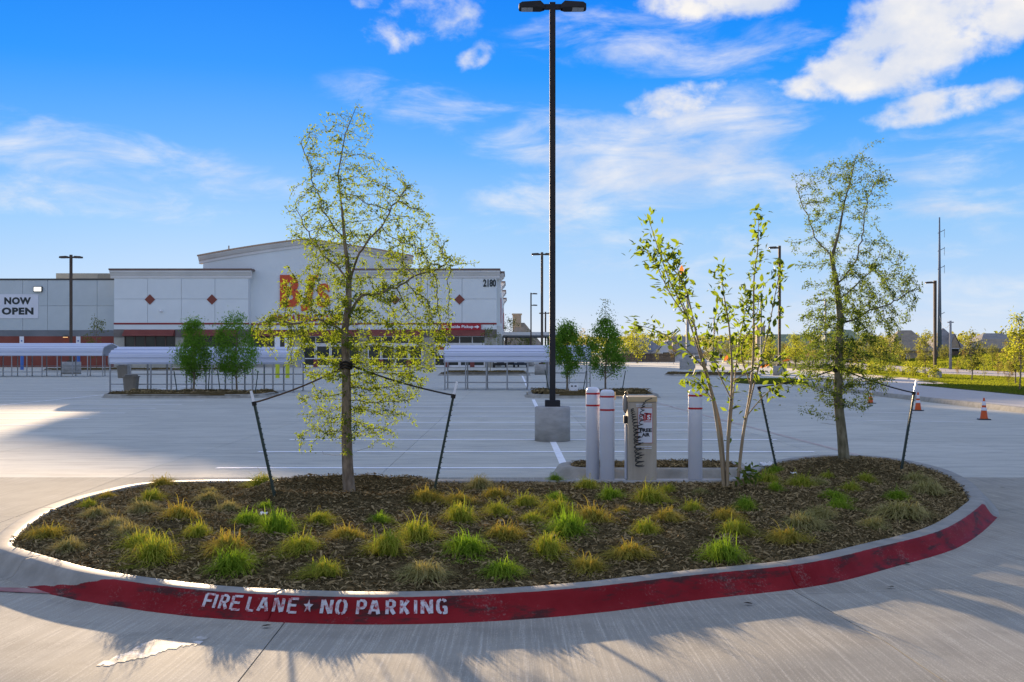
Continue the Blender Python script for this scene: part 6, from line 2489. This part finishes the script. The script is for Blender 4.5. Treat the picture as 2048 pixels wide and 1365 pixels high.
# gauge and chuck hanging on the left side
g = MB().lathe([(.016, 0), (.03, .04), (.034, .12), (.026, .2), (.012, .235)], 12).build('air_gauge', M_PLASTIC, t, True)
g.location = (xc(1252), .10, zc(826))
MB().tube([(xc(1253), .1, zc(787)), (xc(1250), .1, zc(800)), (xc(1250), .1, zc(815)), (xc(1253), .1, zc(828))], [.012, .016, .014, .01], 8).build('air_chuck', M_HOSE, t, True)
MB().tube([(xc(1252), .1, zc(786)), (xc(1255), .1, zc(783)), (xc(1257), .1, zc(790))], [.01, .012, .01], 8).build('handle', M_TANCAP, t, True)
MB().box(xc(1249), xc(1256), .06, .16, zc(848), zc(833), .004).build('holster', M_HOSE, t)
MB().box(xc(1252.6), xc(1255.5), .12, .22, .05, zc(850)).build('side_notice', M_BANNER, t)
tp_ = MB().box(-.022, .022, 0, .02, -.06, .045).build('hose_hook_plate', M_TANCAP, t, loc=(xc(1233), .35, zc(793)))
MB().box(xc(1233), -w, .345, .36, zc(795), zc(793.5)).build('hook_arm', M_TANCAP, t)

# --- tree stakes with straps
M_TPOST = mat('dark_green_steel', (0.012, 0.028, 0.020), (0.02, 0.038, 0.027), 4.0, 0.5, 0.4)
M_STRAP = mat('black_strap', (0.018, 0.015, 0.012), rough=0.7)
M_STRAPB = mat('brown_strap', (0.09, 0.05, 0.025), rough=0.7)


def stake(base_px, top_px, tip_px, Y, anchor, label, zf=None, strapm=M_STRAP, tip=True, rad=.016):
    X0 = pxx(base_px[0], Y)
    z0 = float(zf(X0, Y)) if zf else pz(base_px[1], Y)
    t = thing('tree_stake', label, 'stake', (X0, Y, z0))
    a = Vector((0, 0, -.08))
    b = Vector((pxx(top_px[0], Y) - X0, 0, pz(top_px[1], Y) - z0))
    d = (b - a).normalized()
    m = MB().bar(a, b, rad, rad, 4, square=True)
    side = Vector((d.z, 0, -d.x))
    m.bar(a + Vector((0, .02, 0)), b + Vector((0, .02, 0)), rad * .8, rad * .8, 4)
    n = int((b - a).length / .055)
    for k in range(2, n):
        p = a + d * (.055 * k)
        m.bar(p - side * rad * .5, p + side * (rad * 1.5), .006, .005, 5)
    m.build('post', M_TPOST, t)
    if tip:
        c = Vector((pxx(tip_px[0], Y) - X0, 0, pz(tip_px[1], Y) - z0))
        MB().bar(b + d * .003, c, rad * 1.05, rad * 1.0, 4, square=True).build('painted_tip', M_WHITE, t)
    if anchor is not None:
        e = Vector(anchor) - Vector((X0, Y, z0))
        L = []
        for k in range(15):
            u = k / 14
            p = b.lerp(e, u)
            p.z -= .03 * (1 - (2 * u - 1) ** 2)
            L.append(p)
        MB().tube(L, .009, 5).build('strap', strapm, t)
        cl = MB().bar(b - d * .03, b + d * .012, rad * 1.5, rad * 1.5, 8).build('strap_clip', M_STRAP, t)
    return t


za_ = pz(735, Y1)
stake((552, 1010), (508, 806), (502, 782), gp(552, 1008, .2)[1], (pxx(690, Y1), Y1, pz(733, Y1)), 'green steel stake with a white tip leaning left of the sunlit airy tree', bedz, M_STRAPB)
stake((863, 1003), (907, 791), (914, 764), gp(863, 1003, .2)[1], (pxx(694, Y1), Y1, pz(728, Y1)), 'green steel stake with a white tip leaning right of the sunlit airy tree', bedz)
stake((1556, 930), (1518, 775), (1512, 752), gp(1556, 930, .2)[1], (pxx(1676, Y2), Y2, pz(738, Y2)), 'green steel stake behind the crepe myrtle, tied to the right tree', bedz, tip=False)
stake((1801, 945), (1828, 786), (1833, 762), gp(1801, 944, .2)[1], (pxx(1678, Y2), Y2, pz(736, Y2)), 'green steel stake with a white tip at the right end of the island', bedz)
for nm, X0_, Y_, q in (('tree_tie', T1[0], Y1, 731), ('tree_tie', T2[0], Y2, 737)):
    xx = pxx(692 if Y_ == Y1 else 1677, Y_)
    ty = MB()
    for k in range(3):
        z = pz(q, Y_) - .03 + .03 * k
        ty.tube([(xx + .064 * math.cos(a_), Y_ + .064 * math.sin(a_), z + .01 * math.sin(3 * a_)) for a_ in np.linspace(0, 6.28, 17)], .011, 5)
    tag(ty.build('tree_tie', M_STRAP), 'black tie wound round the trunk of the %s' % ('sunlit airy tree' if Y_ == Y1 else 'tree on the right mound'), 'tie')
# thin far stakes beside the round trees
for px, pt, lean, lab in ((355, 743, -7, 'thin stake left of the round tree by the trash bin'), (416, 738, 3, 'thin stake between the two left round trees, upright'),
                          (441, 742, -6, 'thin stake between the two left round trees, leaning'), (510, 742, 6, 'thin stake right of the left pair of round trees'),
                          (1099, 740, -9, 'thin stake against the tall lamp post'), (1165, 742, 8, 'thin stake between the two right round trees'), (1243, 742, 8, 'thin white-tipped stake right of the wispy-topped round tree')):
    z_ = .17
    Yk = 44.4
    stake((px, 0), (px + lean, pt), (px + lean * 1.25, pt - 5) if px != 1243 else (1274, 770), Yk, None, lab, lambda x, y: .15, tip=False, rad=.02)

# --- traffic cones
M_ORANGE = mat('orange_cone_plastic', (0.60, 0.09, 0.015), (0.66, 0.12, 0.02), 2.0, 0.45, 0.35, translucent=(0.6, 0.10, 0.01), tfac=0.25)
M_SLEEVE = mat('reflective_sleeve', (0.62, 0.62, 0.66), rough=0.35)


def cone(px, pb, pt, label):
    x, y = gp(px, pb)
    h = pz(pt, y)
    t = thing('traffic_cone', label, 'traffic cone', (x, y, 0), .3 * px, 'orange traffic cones along the right kerb')
    s = h / .9
    MB().box(-.24 * s, .24 * s, -.24 * s, .24 * s, 0, .045 * s, .012).build('base', M_HOSE, t)
    r = lambda z: .165 * s - (.135 * s) * (z / h)
    MB().lathe([(r(.04) * 1.12, .045 * s), (r(.06), .07 * s), (r(h * .97), h * .97), (r(h) * .7, h)], 24).build('body', M_ORANGE, t, True)
    for a, b in ((.42, .56), (.66, .84)):
        MB().lathe([(r(h * a) + .002, h * a), (r(h * a) + .006 * s, h * a + .004), (r(h * b) + .006 * s, h * b - .004), (r(h * b) + .002, h * b)], 24).build('reflective_collar', M_SLEEVE, t, True)
    return t


cone(1741, 807.5, 776, 'farthest orange cone, behind the strap of the right end stake')
cone(1836, 822, 784.5, 'middle orange cone just right of the right end stake')
cone(1968, 840, 796, 'nearest orange cone, at the far right of the lot')

# --- litter and pebbles
for px, py, s_, lab in ((1715, 1143, .05, 'tan pebble lying at the foot of the red kerb'),):
    x, y = gp(px, py, .01)
    rr = random.Random(2)
    m = MB().lathe([(.3 * s_, 0), (.5 * s_, .12 * s_), (.45 * s_, .3 * s_), (.2 * s_, .45 * s_)], 9)
    m.v = [(a * rr.uniform(.8, 1.5), b * rr.uniform(.8, 1.1), c) for a, b, c in m.v]
    tag(m.build('pebble', M_STONE, None, True, (x, y, float(gz(x, y)))), lab, 'stone')
M_DARKLEAF = mat('dead_leaf', (0.03, 0.022, 0.015), (0.06, 0.04, 0.02), 20, 0.8, 0.1)
rr = random.Random(9)
for k, (px, py, lab) in enumerate(((1505, 1210, 'dark dead leaf lying alone on the drive below the red kerb joint'), (1240, 1213, 'dark curled scrap at the kerb foot below the gold kerb tuft'),
                                   (1812, 1126, 'dark scrap in the gutter at the right bend of the kerb'), (1775, 1177, 'small dark leaf on the drive right of the long joint'),
                                   (523, 1252, 'tiny dark scrap on the drive below the word LANE'), (2010, 975, 'dark leaf on the drive right of the island tip'))):
    x, y = gp(px, py, .02)
    vs, fs = big_leaf(k)
    o = MB().add([(a * .06, b * .09, c * .03 + .012 + .01 * a) for a, b, c in vs], fs).build('dead_leaf', M_DARKLEAF, None, True, (x, y, float(gz(x, y))))
    o.rotation_euler = (0, 0, rr.uniform(0, 6))
    tag(o, lab, 'leaf')
for k, (px, py, s_, lab) in enumerate(((1531, 926, .16, 'crumpled white plastic scrap at the foot of the stake behind the crepe myrtle'), (1588, 950, .07, 'small white scrap on the mulch left of the right mound'),
                                       (527, 1035, .07, 'small white paper scrap on the mulch beside the left stake'))):
    x, y = gp(px, py, .2)
    z = float(bedz(x, y))
    rr = random.Random(k)
    vs = [((i - 2) * .25 * s_ * rr.uniform(.8, 1.2), (j - 2) * .2 * s_, rr.uniform(.05, .5) * s_) for j in range(5) for i in range(5)]
    fs = [(j * 5 + i, j * 5 + i + 1, j * 5 + i + 6, j * 5 + i + 5) for j in range(4) for i in range(4)]
    tag(MB().add(vs, fs).build('litter', M_WHITE, None, False, (x, y, z + .01)), lab, 'litter')
